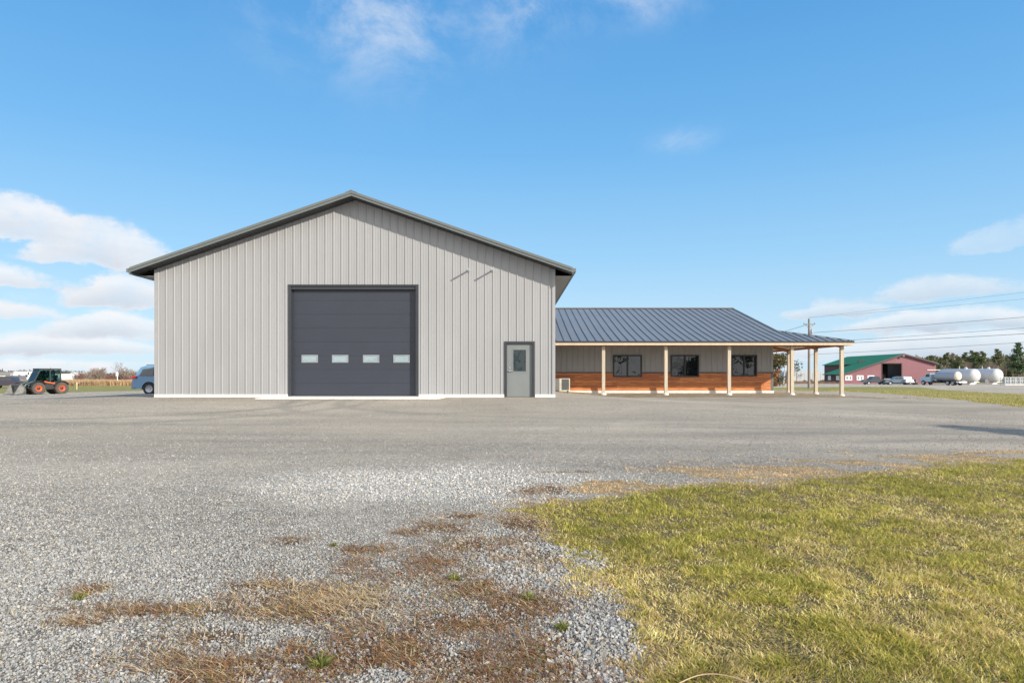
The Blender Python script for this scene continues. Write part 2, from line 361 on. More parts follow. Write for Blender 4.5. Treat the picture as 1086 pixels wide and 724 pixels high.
def stones(name, x, y, size, lo=.22, span=.18, pale=.10):
    n = len(x); sh = cube[None]*(1+.55*(rng.random((n,8,3))-.5)); sh[:,4:,:2] *= (.45+.4*rng.random((n,1,1)))
    sc = size[:,None]*np.stack([.8+.6*rng.random(n), .6+.4*rng.random(n), .45+.35*rng.random(n)],-1)
    V = sh*sc[:,None,:]; V = np.einsum('nij,nkj->nki', rotmats(n), V)
    V += np.stack([x,y,gz(x,y)+size*.12],-1)[:,None,:]
    t = rng.random(n); w = rng.random(n)
    base = lo+span*t**1.2+pale*(w > .96)
    p = pile_m(x,y); base = base*(1+.30*p)
    warm = rng.random(n)[:,None]
    c = base[:,None]*np.where(warm > .78, np.array([[1.10,1.0,.84]]), np.array([[1.01,1.0,.96]]))
    C = np.repeat(c, 8, 0)
    f = (cf[None]+(np.arange(n)*8)[:,None,None]).reshape(-1,4)
    return fast_mesh(name, V.reshape(-1,3), [f], vcmat('crushed_stone',.9,.2), C, kind='stuff')
xs, ys = scatter(380000, 3.0, 24, .8)
keep = (rng.random(len(xs)) > np.clip((ys-6)/9,0,.97)*(1-.8*pile_m(xs,ys))) & ((lawn_sd(xs,ys) < .05+.1*rng.random(len(xs))) | ((ys > 8) & (lawn_sd(xs,ys) < 1.2) & (fbm(xs*.9,ys*1.9,77) > .52))) & (rng.random(len(xs)) > .6*dead_m(xs,ys)*fbm(xs*3,ys*3,41)*1.6)
xs, ys = xs[keep], ys[keep]
clump = fbm(xs*1.1, ys*1.1, 61)
sz = (.007+.011*rng.random(len(xs))**2.8)*(.75+.5*clump)*(1+.5*pile_m(xs,ys))
edge = np.clip(1-np.abs(lawn_sd(xs,ys)+.35)/.5,0,1)*(ys < 6.5)
sz *= 1+.65*edge
stones('gravel', xs, ys, sz)
xs, ys = scatter(60000, 8.5, 25, 1.0); k = (lawn_sd(xs,ys) < -.05) & (rng.random(len(xs)) < .25+1.2*np.clip(fbm(xs*.4,ys*1.1,63)-.3,0,1)); xs, ys = xs[k], ys[k]
stones('scattered_gravel', xs, ys, .010+.010*rng.random(len(xs))**2, .17, .17, .06)

def blades(name, x, y, h, w, lean, az, col, m, zoff=0., curl=.5):
    n = len(x); z = gz(x,y)+zoff; dx, dy = np.cos(az), np.sin(az); fa = rng.random(n)*math.pi*2
    px, py = np.cos(fa)*w/2, np.sin(fa)*w/2
    hz = h*np.cos(lean); hl = h*np.sin(lean)
    V = np.empty((n,5,3))
    V[:,0] = np.stack([x-px,y-py,z],-1); V[:,1] = np.stack([x+px,y+py,z],-1)
    mx, my, mz = x+dx*hl*.42, y+dy*hl*.42, z+hz*.62
    V[:,2] = np.stack([mx+px*.8,my+py*.8,mz],-1); V[:,3] = np.stack([mx-px*.8,my-py*.8,mz],-1)
    V[:,4] = np.stack([x+dx*hl*(1+curl*.2), y+dy*hl*(1+curl*.2), z+hz*(1-curl*.15)],-1)
    k = (np.arange(n)*5)[:,None]
    return fast_mesh(name, V.reshape(-1,3), [np.array([[0,1,2,3]])+k, np.array([[3,2,4]])+k], m, np.repeat(col,5,0), kind='stuff')
GB = vcmat('grass_blade', .7, .25, .42)
def lerp(a, b, t): return np.array(a)[None]*(1-t[:,None])+np.array(b)[None]*t[:,None]
xs, ys = scatter(1000000, 2.9, 17.5, .95)
sd = lawn_sd(xs,ys); gap = np.clip((np.clip((ys-7.3)/1.2,0,1)*1.25-sd)/.35,0,1)*np.clip((fbm(xs*.9,ys*1.9,77)-.47)*9,0,1); k = ((sd > -.02-.1*rng.random(len(xs))) | ((sd > -.75) & (fbm(xs*4.5,ys*4.5,23) > .62+.12*np.clip(-sd/.75,0,1)))) & (rng.random(len(xs)) > .93*gap); 
patch = fbm(xs*1.2, ys*1.2, 71); fine = fbm(xs*5, ys*5, 73, 3)
top = np.clip((ys-7.3)/1.2,0,1); fw = .04+top*np.clip(1.55-.05*np.abs(xs-2),.9,1.6); fr = np.clip((fw-sd+.9*(fbm(xs*1.6,ys*1.6,76)-.5))/.5, 0, 1)
k &= rng.random(len(xs)) < (.16+.84*np.clip(fine*2.6-.62,0,1))*(1-.4*fr*(.5+fbm(xs*2,ys*2,75)))
xs, ys, sd, patch, fine, fr = (a[k] for a in (xs,ys,sd,patch,fine,fr)); n = len(xs)
r = rng.random(n)
green = lerp((.15,.16,.03), (.38,.345,.075), rng.random(n)); yel = lerp((.40,.36,.075), (.54,.45,.14), rng.random(n)); straw = lerp((.56,.43,.19), (.74,.60,.33), rng.random(n))*(1-fr[:,None]*np.array([[.03,.13,.05]])); brown = lerp((.24,.145,.07), (.42,.27,.15), rng.random(n))
gp = np.clip(.40+.9*(patch-.5)+.9*(fine-.5)+.10*np.clip((ys-5)/3,-1,1), .10, .85)*(1-.88*fr)
yp = gp+(.36+.5*(fbm(xs*.9+7,ys*.9,77)-.5))*(1-fr)
col = np.where((r < gp)[:,None], green, np.where((r < yp)[:,None], yel, np.where((r < .90-.16*fr)[:,None], straw, brown)))
col *= (.72+.56*fbm(xs*9,ys*9,78,2))[:,None]
hh = (.015+.027*rng.random(n))*(.45+1.1*fine)*(1-.35*fr); col = np.minimum(col*np.array([[1.36,1.34,1.36]]),.92)*(.78+.44*fbm(xs*2.3+3,ys*2.3,74))[:,None]
blades('lawn_grass', xs, ys, hh*1.25, .0022+.0024*rng.random(n)+.00045*ys, R(28)+R(56)*rng.random(n)**.8, 6.28*vnoise(xs*6,ys*6,79)*1.5+rng.normal(0,1.2,n), col, GB)

# dead, flattened grass lying on the gravel
xs, ys = scatter(330000, 3.0, 10.6, .8)
dmk = dead_m(xs,ys); cl = fbm(xs*3.2,ys*3.2,81)
k = rng.random(len(xs)) < np.clip(dmk*3.4*(cl-.28),0,1)*.85*(lawn_sd(xs,ys) < .1)
xs, ys, cl = xs[k], ys[k], cl[k]; n = len(xs); r = rng.random(n)
tuf = fbm(xs*1.1,ys*1.1,83)
hot = np.exp(-((xs+1.2)/.6)**2-((ys-4.7)/.35)**2); col = np.where((r < .26+.9*(tuf-.5)+.42*hot)[:,None], lerp((.54,.37,.18),(.82,.66,.41),rng.random(n)), np.where((r < .93)[:,None], lerp((.18,.09,.045),(.50,.265,.12),rng.random(n)**1.2), lerp((.12,.15,.03),(.25,.25,.06),rng.random(n))))
blades('dry_grass', xs, ys, .045+.085*rng.random(n)*tuf*1.6, .0022+.0024*rng.random(n)+.0003*ys, R(64)+R(22)*rng.random(n), rng.normal(2.7,1.1,n), col, GB, .006)
# a few green weeds among the stones
def weed(px_, py_, label, s, nb=70):
    a = rng.random(nb)*6.28; rr = s*.5*rng.random(nb)
    x_, y_ = px_+rr*np.cos(a), py_+rr*np.sin(a)
    o = blades('weed', x_, y_, s*(.5+.6*rng.random(nb)), .006+.006*rng.random(nb), R(25)+R(45)*rng.random(nb), a, lerp((.13,.16,.03),(.34,.32,.09),rng.random(nb)), GB)
    del o['kind']; return tag(o, label, 'weed', 'green weeds in the gravel')
weed(-1.02,3.62,'broad low green weed in the dead grass at the near edge of the gravel',.09,90)
weed(.12,4.62,'small bright green weed on bare stones close to the lawn edge',.08)
weed(.30,4.10,'green weed sprout among grey stones beside the near lawn edge',.07)
weed(-2.93,4.62,'yellow green weed tuft in gravel at far left',.06,50)
weed(-1.55,5.95,'tiny green weed on open gravel behind the large straw patch',.05,40)
weed(-.42,5.02,'green weed inside the brown dead patch in mid gravel',.07)

# curved dry stem at the bottom edge of the lawn
m = MB(); pts = [(wx(700+98*t, 3.45)+.02, 3.40+.10*math.sin(math.pi*t)-.075, g1(.9,3.45)+.02+.03*math.sin(math.pi*min(1,t*1.02))) for t in np.linspace(.05,1,14)]
m.tube(pts, .003, 6); o = m.build('grass_stem', mat('dry_stem',(.42,.29,.16),.6), smooth=True); tag(o, 'long bent tan stem arching over the grass at the near edge', 'stem')

# ------------------------------------------------------------------ ribbed metal sheet
def ribbed(mb, o, ax, nr, L, zb, zt, pitch=.305, holes=(), phase=.0, h=.022, minor=True, knots=()):
    o = Vector(o); ax = Vector(ax); nr = Vector(nr); pr = {}
    def put(s_, hh):
        if -1e-6 <= s_ <= L+1e-6: pr.setdefault(round(s_,4), hh)
    s_ = phase
    while s_ < L+.1:
        for d, q in ((-.032,0),(-.015,h),(.015,h),(.032,0)): put(s_+d, q)
        if minor:
            for c in (pitch/3, 2*pitch/3):
                for d, q in ((-.016,0),(-.007,.003),(.007,.003),(.016,0)): put(s_+c+d, q)
        s_ += pitch
    put(0,0); put(L,0); ks = sorted(pr)
    for e in list(knots)+[t for hl in holes for t in hl[:2]]:
        e = round(e,4)
        if e not in pr and 0 <= e <= L: pr[e] = float(np.interp(e, ks, [pr[k] for k in ks]))
    ks = sorted(pr); P = lambda s_, z: o+ax*s_+nr*pr[s_]+Vector((0,0,z))
    for a, b in zip(ks, ks[1:]):
        mid = (a+b)/2; segs = [(zb, None)]
        hs = sorted([hl for hl in holes if hl[0] < mid < hl[1]], key=lambda q: q[2])
        cur = zb
        for hl in hs:
            if hl[2] > cur+1e-4: mb.quad(P(a,cur),P(b,cur),P(b,hl[2]),P(a,hl[2]))
            cur = hl[3]
        ta, tb = zt(a), zt(b)
        if max(ta,tb) > cur: mb.quad(P(a,cur),P(b,cur),P(b,tb),P(a,ta))

# ------------------------------------------------------------------ BARN
X0, X1, YF, YB = -13.63, 1.62, 26.1, 50.
XR = -6.0; SL = .345; ZR = 7.68
rt = lambda X: ZR-SL*abs(X-XR)                   # top surface of the roof
barn = empty('metal_barn', 'large light grey ribbed metal barn with big charcoal overhead door', 'barn', (XR,YF,0))
def bp_(mb, name, m, par=barn, **kw):             # child built in world coordinates
    mb.v = [(v[0]-XR, v[1]-YF, v[2]) for v in mb.v]; return mb.build(name, m, par, **kw)
DX0, DX1, DZ = -8.50, -3.62, 4.24; EX0, EX1, EZ = -.25, .83, 2.08
UND = .16
w = MB(); ribbed(w, (X0,YF,0), (1,0,0), (0,-1,0), X1-X0, .11, lambda s_: rt(X0+s_)-UND, holes=[(DX0-X0,DX1-X0,.0,DZ),(EX0-X0,EX1-X0,0,EZ)], phase=.10, knots=[XR-X0])
bp_(w, 'front_wall', M['siding'])
w = MB(); ribbed(w, (X0,YB,0), (0,-1,0), (-1,0,0), YB-YF, .11, lambda s_: rt(X0)-UND); bp_(w, 'side_wall', M['siding'])
w = MB(); ribbed(w, (X1,YF,0), (0,1,0), (1,0,0), YB-YF, .11, lambda s_: rt(X1)-UND); bp_(w, 'side_wall', M['siding'])
w = MB(); ribbed(w, (X1,YB,0), (-1,0,0), (0,1,0), X1-X0, .11, lambda s_: rt(X1-s_)-UND, knots=[X1-XR]); bp_(w, 'rear_wall', M['siding'])
w = MB()
for a, b in ((X0-.03,DX0-.06),(DX1+.06,EX0-.05),(EX1+.05,X1+.03)): w.box(a,b,YF-.045,YF+.2,-.35,.108)
w.box(X0-.03,X0+.15,YF+.2,YB,-.6,.108); w.box(X1-.15,X1+.03,YF+.2,YB,-.6,.108); w.box(X0,X1,YB-.1,YB+.03,-.6,.108)
bp_(w, 'foundation', M['concrete'])
for sx, X in ((-1,X0),(1,X1)):
    w = MB(); zt_ = rt(X)-UND-.02
    w.box(min(X-sx*.085,X+sx*.03),max(X-sx*.085,X+sx*.03),YF-.034,YF-.024,.11,zt_); w.box(min(X+sx*.026,X+sx*.034),max(X+sx*.026,X+sx*.034),YF-.024,YF+.09,.11,zt_)
    bp_(w, 'corner_trim', M['trimgrey'])
OV, SOV, YO = .60, .64, YF-.60
EL, ER = X0-SOV, X1+SOV
w = MB()                                          # roof sheets with ribs running down the slope
for sgn, XE in ((-1,EL),(1,ER)):
    L = YB+.3-YO; sv = MB()
    ks = []
    s_ = .1
    while s_ < L: ks += [(s_-.04,0),(s_-.02,.02),(s_+.02,.02),(s_+.04,0)]; s_ += .305
    ks = [(0,0)]+ks+[(L,0)]
    for (a,ha),(b,hb) in zip(ks,ks[1:]):
        w.quad((XR,YO+a,ZR+ha),(XR,YO+b,ZR+hb),(XE,YO+b,rt(XE)+hb),(XE,YO+a,rt(XE)+ha))
bp_(w, 'roof', M['roofbarn'])
for XE in (EL, ER):                               # rake boards along the front gable
    w = MB(); f = lambda X, d: (X, d)
    w.hexa([(XR,YO-.03,ZR-.15),(XE,YO-.03,rt(XE)-.15),(XE,YO,rt(XE)-.15),(XR,YO,ZR-.15),(XR,YO-.03,ZR-.005),(XE,YO-.03,rt(XE)-.005),(XE,YO,rt(XE)-.005),(XR,YO,ZR-.005)])
    w.hexa([(XR,YO-.055,ZR-.06),(XE,YO-.055,rt(XE)-.06),(XE,YO+.12,rt(XE)-.004+.03),(XR,YO+.12,ZR-.004+.03),(XR,YO-.055,ZR+.035),(XE,YO-.055,rt(XE)+.035),(XE,YO+.12,rt(XE)+.05),(XR,YO+.12,ZR+.05)])
    bp_(w, 'rake_trim', M['fascia'])
w = MB()
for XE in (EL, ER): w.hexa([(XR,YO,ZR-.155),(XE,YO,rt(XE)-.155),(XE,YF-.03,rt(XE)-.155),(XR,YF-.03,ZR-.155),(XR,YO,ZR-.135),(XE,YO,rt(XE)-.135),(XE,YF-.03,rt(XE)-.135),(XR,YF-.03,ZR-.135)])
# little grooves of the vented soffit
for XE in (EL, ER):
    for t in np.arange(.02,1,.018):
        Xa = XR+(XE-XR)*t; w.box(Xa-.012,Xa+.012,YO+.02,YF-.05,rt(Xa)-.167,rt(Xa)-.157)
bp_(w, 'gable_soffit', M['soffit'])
for sgn, XE, XW in ((-1,EL,X0),(1,ER,X1)):
    w = MB(); ze = rt(XE)
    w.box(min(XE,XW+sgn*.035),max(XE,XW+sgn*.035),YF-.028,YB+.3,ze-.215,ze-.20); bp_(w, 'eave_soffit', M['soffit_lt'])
    w = MB(); w.box(min(XE,XE+sgn*.03),max(XE,XE+sgn*.03),YO-.03,YB+.3,ze-.225,ze+.015)
    w.box(min(XE+sgn*.032,XE+sgn*.13),max(XE+sgn*.032,XE+sgn*.13),YO-.02,YB+.3,ze-.14,ze-.005); bp_(w, 'gutter', M['fascia'])
w = MB(); w.hexa([(XR-.22,YO-.06,ZR-.045),(XR,YO-.06,ZR+.03),(XR,YB+.32,ZR+.03),(XR-.22,YB+.32,ZR-.045),(XR-.22,YO-.06,ZR-.025),(XR,YO-.06,ZR+.065),(XR,YB+.32,ZR+.065),(XR-.22,YB+.32,ZR-.025)])
w.hexa([(XR+.22,YO-.06,ZR-.045),(XR+.001,YO-.06,ZR+.03),(XR+.001,YB+.32,ZR+.03),(XR+.22,YB+.32,ZR-.045),(XR+.22,YO-.06,ZR-.025),(XR+.001,YO-.06,ZR+.065),(XR+.001,YB+.32,ZR+.065),(XR+.22,YB+.32,ZR-.025)])
bp_(w, 'ridge_cap', M['fascia'])
# overhead door
REC = .17
w = MB(); nsec = 8; hs = (DZ-.0)/nsec; YD = YF+REC
for i in range(nsec):
    za, zb = i*hs+.003, (i+1)*hs-.003
    w.box(DX0+.06,DX1-.06,YD,YD+.05,za,zb)
    for t in (.25,.5,.75):                         # shallow embossed lines
        zz = za+(zb-za)*t; w.box(DX0+.07,DX1-.07,YD-.002,YD-.0005,zz-.045,zz+.045)
w.box(DX0+.065,DX1-.065,YD+.02,YD+.06,.0,DZ)
od = bp_(w, 'overhead_door', M['door'])
w = MB()
w.box(DX0-.05,DX0+.058,YF-.03,YF+REC+.06,-.02,DZ+.0); w.box(DX1-.058,DX1+.05,YF-.03,YF+REC+.06,-.02,DZ+.0); w.box(DX0-.05,DX1+.05,YF-.034,YF+REC+.06,DZ+.002,DZ+.06)
w.box(DX0+.058,DX1-.058,YF+.02,YD-.006,DZ-.12,DZ+.001)
bp_(w, 'door_frame', M['doortrim'])
for i, Xc in enumerate((-7.78,-6.61,-5.42,-4.25)):
    w = MB(); zc = 1.47; a, b = .315, .15
    for q in ((Xc-a,Xc+a,zc+b-.045,zc+b),(Xc-a,Xc+a,zc-b,zc-b+.045),(Xc-a,Xc-a+.045,zc-b+.045,zc+b-.045),(Xc+a-.045,Xc+a,zc-b+.045,zc+b-.045)): w.box(q[0],q[1],YD-.022,YD-.005,q[2],q[3])
    w.cur = 1; w.box(Xc-a+.045,Xc+a-.045,YD-.012,YD-.005,zc-b+.045,zc+b-.045)
    o = bp_(w, 'window', [mat('window_rim',(.22,.235,.26),.4), M['glasspale']], barn); o.parent = od
# walk door
w = MB(); w.box(EX0-.04,EX0+.05,YF-.034,YF+.14,.0,EZ+.05); w.box(EX1-.05,EX1+.04,YF-.034,YF+.14,.0,EZ+.05); w.box(EX0+.05,EX1-.05,YF-.034,YF+.14,EZ-.03,EZ+.05)
w.box(EX0+.05,EX1-.05,YF+.0,YF+.14,-.06,.012)
bp_(w, 'entry_frame', M['doortrim'])
w = MB(); yy = YF+.05; gx0, gx1, gz0, gz1 = .02, .56, .96, 1.84
a, b, c, d = EX0+.054, EX1-.054, .014, EZ-.034
w.box(a,gx0,yy,yy+.045,c,d); w.box(gx1,b,yy,yy+.045,c,d); w.box(gx0,gx1,yy,yy+.045,c,gz0); w.box(gx0,gx1,yy,yy+.045,gz1,d)
ed = bp_(w, 'entry_door', M['mandoor'])
w = MB(); w.box(gx0+.03,gx1-.03,yy+.012,yy+.02,gz0+.03,gz1-.03)
w.cur = 1
for q in ((gx0,gx1,gz0-.01,gz0+.03),(gx0,gx1,gz1-.03,gz1+.01),(gx0-.01,gx0+.03,gz0+.03,gz1-.03),(gx1-.03,gx1+.01,gz0+.03,gz1-.03)): w.box(q[0],q[1],yy-.01,yy-.002,q[2],q[3])
o = bp_(w, 'window', [M['glass2'], M['mandoor']]); o.parent = ed
w = MB(); w.lathe([(0,.032),(.012,.032),(.014,.012),(.05,.012)],12,'Y',(-.09,yy-.05,1.0)); w.bar((-.10,yy-.05,1.0),(.03,yy-.05,1.0),.02,.02)
o = bp_(w, 'handle', M['chrome']); o.parent = ed
w = MB(); w.lathe([(0,.028),(.015,.028)],12,'Y',(-.09,yy-.018,1.12)); o = bp_(w, 'deadbolt', M['chrome']); o.parent = ed
# two thin rods standing straight out of the wall, each throwing a slanted shadow
for Xr_, zr_ in ((-1.66,4.83),(-.75,4.83)):
    w = MB(); w.tube([(Xr_,YF-.02,zr_),(Xr_,YF-.52,zr_)],.034,8); w.lathe([(0,.05),(.02,.05)],10,'Y',(Xr_,YF-.045,zr_)); bp_(w, 'wall_rod', M['chrome'])

w = MB(); w.add([(-9.15,24.3,-.35),(-2.6,24.3,-.35),(-2.45,YF+.1,-.3),(-9.0,YF+.1,-.3),(-9.15,24.3,.02),(-2.6,24.3,.02),(-2.45,YF+.1,.035),(-9.0,YF+.1,.035)],[(4,5,6,7),(0,1,5,4),(1,2,6,5),(2,3,7,6),(3,0,4,7)])
tag(w.build('concrete_apron', M['concrete']), kind='structure')

# ------------------------------------------------------------------ OFFICE WING
WX0, WX1, WY0, WY1 = 1.68, 14.27, 37.4, 52.4
wing = empty('office_wing', 'low office wing with cedar wainscot, dark windows and slate blue porch roof', 'building', (8,WY0,0))
def wp(mb, name, m, par=None, **kw):
    mb.v = [(v[0]-8, v[1]-WY0, v[2]) for v in mb.v]; return mb.build(name, m, par or wing, **kw)
WIN = [(5.53,7.11,.75,1.95),(8.68,10.24,.75,1.95),(12.0,13.41,.78,1.95)]
WZT = 3.1; ZWA = .96
w = MB(); ribbed(w, (WX0,WY0,0), (1,0,0), (0,-1,0), WX1-WX0, ZWA+.05, lambda s_: WZT, holes=[(a-WX0,b-WX0,c,d) for a,b,c,d in WIN], phase=.12, minor=False, h=.018); wp(w, 'front_wall', M['siding'])
YR = 44.9; ZRW = 5.23; ZK = 3.26; YE, ZE = 34.4, 2.55
mz = lambda Y: ZK+(ZRW-ZK)*(1-abs(Y-YR)/(YR-WY0))
w = MB(); ribbed(w, (WX1,WY0,0), (0,1,0), (1,0,0), WY1-WY0, ZWA+.05, lambda s_: mz(WY0+s_)-.2, phase=.12, minor=False, h=.018, knots=[YR-WY0]); wp(w, 'gable_wall', M['siding'])
w = MB(); w.box(WX0,WX1,WY1-.1,WY1,-.1,3.1); wp(w, 'rear_wall', M['siding'])
w = MB()
segs = [WX0]+[t for q in WIN for t in q[:2]]+[WX1]
for i in range(0,len(segs),2): w.box(segs[i],segs[i+1],WY0-.03,WY0+.05,-.0,ZWA)
for a,b,c,d in WIN: w.box(a,b,WY0-.03,WY0+.05,-.0,c)
wp(w, 'wainscot', M['wood'])
w = MB(); w.box(WX1-.05,WX1+.03,WY0+.05,WY1,0,ZWA); wp(w, 'wainscot', M['wood'])
w = MB()
for i in range(0,len(segs),2): w.box(segs[i],segs[i+1]+(.05 if i==6 else 0),WY0-.055,WY0+.03,ZWA+.001,ZWA+.052)
w.box(WX1+.02,WX1+.05,WY0+.03,WY1,ZWA+.001,ZWA+.052); wp(w, 'wainscot_cap', M['doortrim'])
w = MB(); w.box(WX1-.10,WX1+.036,WY0-.036,WY0-.031,.0,ZWA-.001); w.box(WX1+.031,WX1+.036,WY0-.03,WY0+.12,0,ZWA-.001); wp(w, 'corner_board', M['fascia'])
w = MB(); w.box(WX1-.09,WX1+.03,WY0-.03,WY0-.02,ZWA+.06,WZT); w.box(WX1+.022,WX1+.03,WY0-.02,WY0+.09,ZWA+.06,WZT); wp(w, 'corner_trim', M['trimgrey'])
w = MB(); w.box(WX0,WX1+.06,WY0-.06,WY0+.2,-.5,-.004); w.box(WX1-.2,WX1+.06,WY0+.2,WY1,-.6,-.004); wp(w, 'foundation', M['concrete'])
blind = mat('pale_blind',(.5,.52,.53),.7)
for i,(a,b,c,d) in enumerate(WIN):
    w = MB(); t = .07; y0_, y1_ = WY0-.07, WY0+.06
    w.box(a,b,y0_,y1_,c,c+t); w.box(a,b,y0_,y1_,d-t,d); w.box(a,a+t,y0_,y1_,c+t,d-t); w.box(b-t,b,y0_,y1_,c+t,d-t); mid = (a+b)/2; w.box(mid-.04,mid+.04,y0_-.01,y1_,c+t,d-t)
    wn = wp(w, 'window', M['black'])
    for (p,q,gm) in ((a+t,mid-.04,M['glass']),(mid+.04,b-t,M['glass'])):
        w = MB(); w.box(p,q,WY0-.02,WY0-.01,c+t,d-t); o = wp(w, 'pane', gm); o.parent = wn
# roofs with standing seams: heightfield strips
def seam_roof(w, lo, hi, pitch, phase, lines, hgt=.04):
    """lines(s) -> list of points (x,y,z) from ridge to eave at coordinate s"""
    ks = [(lo,0)]; s_ = lo+phase
    while s_ < hi-.03: ks += [(s_-.016,0),(s_-.010,hgt),(s_+.010,hgt),(s_+.016,0)]; s_ += pitch
    ks.append((hi,0))
    for (a,ha),(b,hb) in zip(ks,ks[1:]):
        A, B = lines(a), lines(b)
        for i in range(len(A)-1):
            up = lambda p,h_: (p[0],p[1],p[2]+h_)
            w.quad(up(A[i],ha),up(B[i],hb),up(B[i+1],hb),up(A[i+1],ha))
RX1 = 14.5; SX = 17.22
zp = lambda d: ZK-(ZK-ZE)*d/3.0                   # porch slope, d = distance from wall line
hipY = lambda X: WY0-(X-RX1)/(SX-RX1)*3.0
w = MB(); seam_roof(w, WX0, RX1, .406, .15, lambda s_: [(s_,YR,ZRW),(s_,WY0,ZK),(s_,YE,ZE)])
seam_roof(w, RX1, SX, .406, .2, lambda s_: [(s_,hipY(s_),zp(WY0-hipY(s_))),(s_,YE,ZE)])
wp(w, 'roof', M['roofwing'])
w = MB(); seam_roof(w, YE, 53.2, .406, .2, lambda s_: ([(RX1+(SX-RX1)*(WY0-s_)/3.0, s_, zp(WY0-s_)),(SX,s_,ZE)] if s_ < WY0 else [(RX1+.0,s_,ZK),(SX,s_,ZE)]), hgt=.014); wp(w, 'side_porch_roof', M['roofwing'])
w = MB(); seam_roof(w, WX0, RX1, .406, .15, lambda s_: [(s_,YR,ZRW),(s_,53.0,3.1)]); wp(w, 'rear_roof', M['roofwing'])
w = MB(); w.bar((WX0,YR,ZRW+.02),(RX1+.03,YR,ZRW+.02),.34,.05); wp(w, 'ridge_cap', M['roofwing'])
w = MB(); w.bar((RX1,WY0,ZK+.035),(SX,YE,ZE+.035),.16,.03); wp(w, 'hip_cap', M['roofwing'])
w = MB(); w.hexa([(RX1-.02,YR,ZRW-.2),(RX1-.02,WY0,ZK-.2),(RX1+.03,WY0,ZK-.2),(RX1+.03,YR,ZRW-.2),(RX1-.02,YR,ZRW+.04),(RX1-.02,WY0,ZK+.04),(RX1+.03,WY0,ZK+.04),(RX1+.03,YR,ZRW+.04)]); wp(w, 'rake_trim', M['fascia'])
w = MB(); w.box(WX0,SX+.03,YE-.03,YE+.01,ZE-.075,ZE+.012); w.box(SX,SX+.03,YE+.01,53.2,ZE-.075,ZE+.012); wp(w, 'drip_edge', M['doortrim'])
w = MB(); w.box(WX0,SX,YE-.012,YE+.028,ZE-.195,ZE-.077); w.box(SX-.04,SX-.002,YE+.028,53.2,ZE-.195,ZE-.077); wp(w, 'fascia_board', M['pine'])
w = MB()
for a,b in (((WX0,YE+.03,ZE-.12),(WX1,WY0-.04,ZK-.12)),): 
    w.hexa([(a[0],a[1],a[2]),(RX1,a[1],a[2]),(RX1,b[1],b[2]),(a[0],b[1],b[2]),(a[0],a[1],a[2]+.03),(RX1,a[1],a[2]+.03),(RX1,b[1],b[2]+.03),(a[0],b[1],b[2]+.03)])
w.add([(RX1,YE+.03,ZE-.12),(SX-.05,YE+.03,ZE-.12),(RX1+.02,WY0,ZK-.12)],[(0,1,2)])
w.add([(SX-.05,YE+.03,ZE-.12),(SX-.05,53.1,ZE-.12),(RX1+.02,53.1,ZK-.12),(RX1+.02,WY0,ZK-.12)],[(0,1,2,3)])
wp(w, 'porch_ceiling', M['plyceil'])
PX = [4.66,7.84,11.06,14.27,16.8]; PYF = 34.8
w = MB(); w.box(WX0,16.87,PYF-.07,PYF+.07,ZE-.235,ZE-.13); w.box(16.73,16.87,PYF+.07,52.5,ZE-.235,ZE-.13); wp(w, 'beam', M['rafter'])
for Yq in (37.5,41.45,45.6,49.6):
    w = MB(); w.bar((14.32,Yq,2.92),(16.8,Yq,ZE-.25),.09,.18); wp(w, 'rafter', M['rafter'])
w = MB(); w.bar((14.3,37.3,2.95),(16.8,34.8,ZE-.22),.09,.18); wp(w, 'rafter', M['rafter'])
for X, Y in [(p,PYF) for p in PX]+[(16.8,37.75),(16.8,41.45),(16.8,45.6)]:
    zg = g1(X,Y); w = MB(); w.box(X-.08,X+.08,Y-.08,Y+.08,zg+.07,ZE-.236); ps = wp(w, 'post', M['postwood'])
    w = MB(); w.lathe([(zg-.3,.16),(zg+.05,.15),(zg+.075,.13)],14,'Z',(X,Y,0)); o = wp(w, 'footing', M['concrete']); o.parent = ps

# air conditioner
ac = empty('air_conditioner', 'beige outdoor air conditioner unit on the ground against the cedar wainscot', 'air conditioner', (2.72,36.75,g1(2.95,36.75))); ac.scale = (.92,.9,.88)
w = MB(); w.box(-.55,.42,-.2,.2,.06,.82); w.build('casing', mat('beige_enamel',(.52,.50,.44),.45), ac, bevel=.012)
w = MB(); w.box(-.05,.36,-.215,-.202,.12,.78)
for k in range(9): w.box(-.05,.36,-.225,-.216,.14+.07*k,.16+.07*k)
w.build('grille', mat('dark_grille',(.10,.105,.10),.5), ac)
for q in (-.45,.25): w = MB(); w.box(q,q+.09,-.2,.2,0,.06); w.build('foot', M['black'], ac)

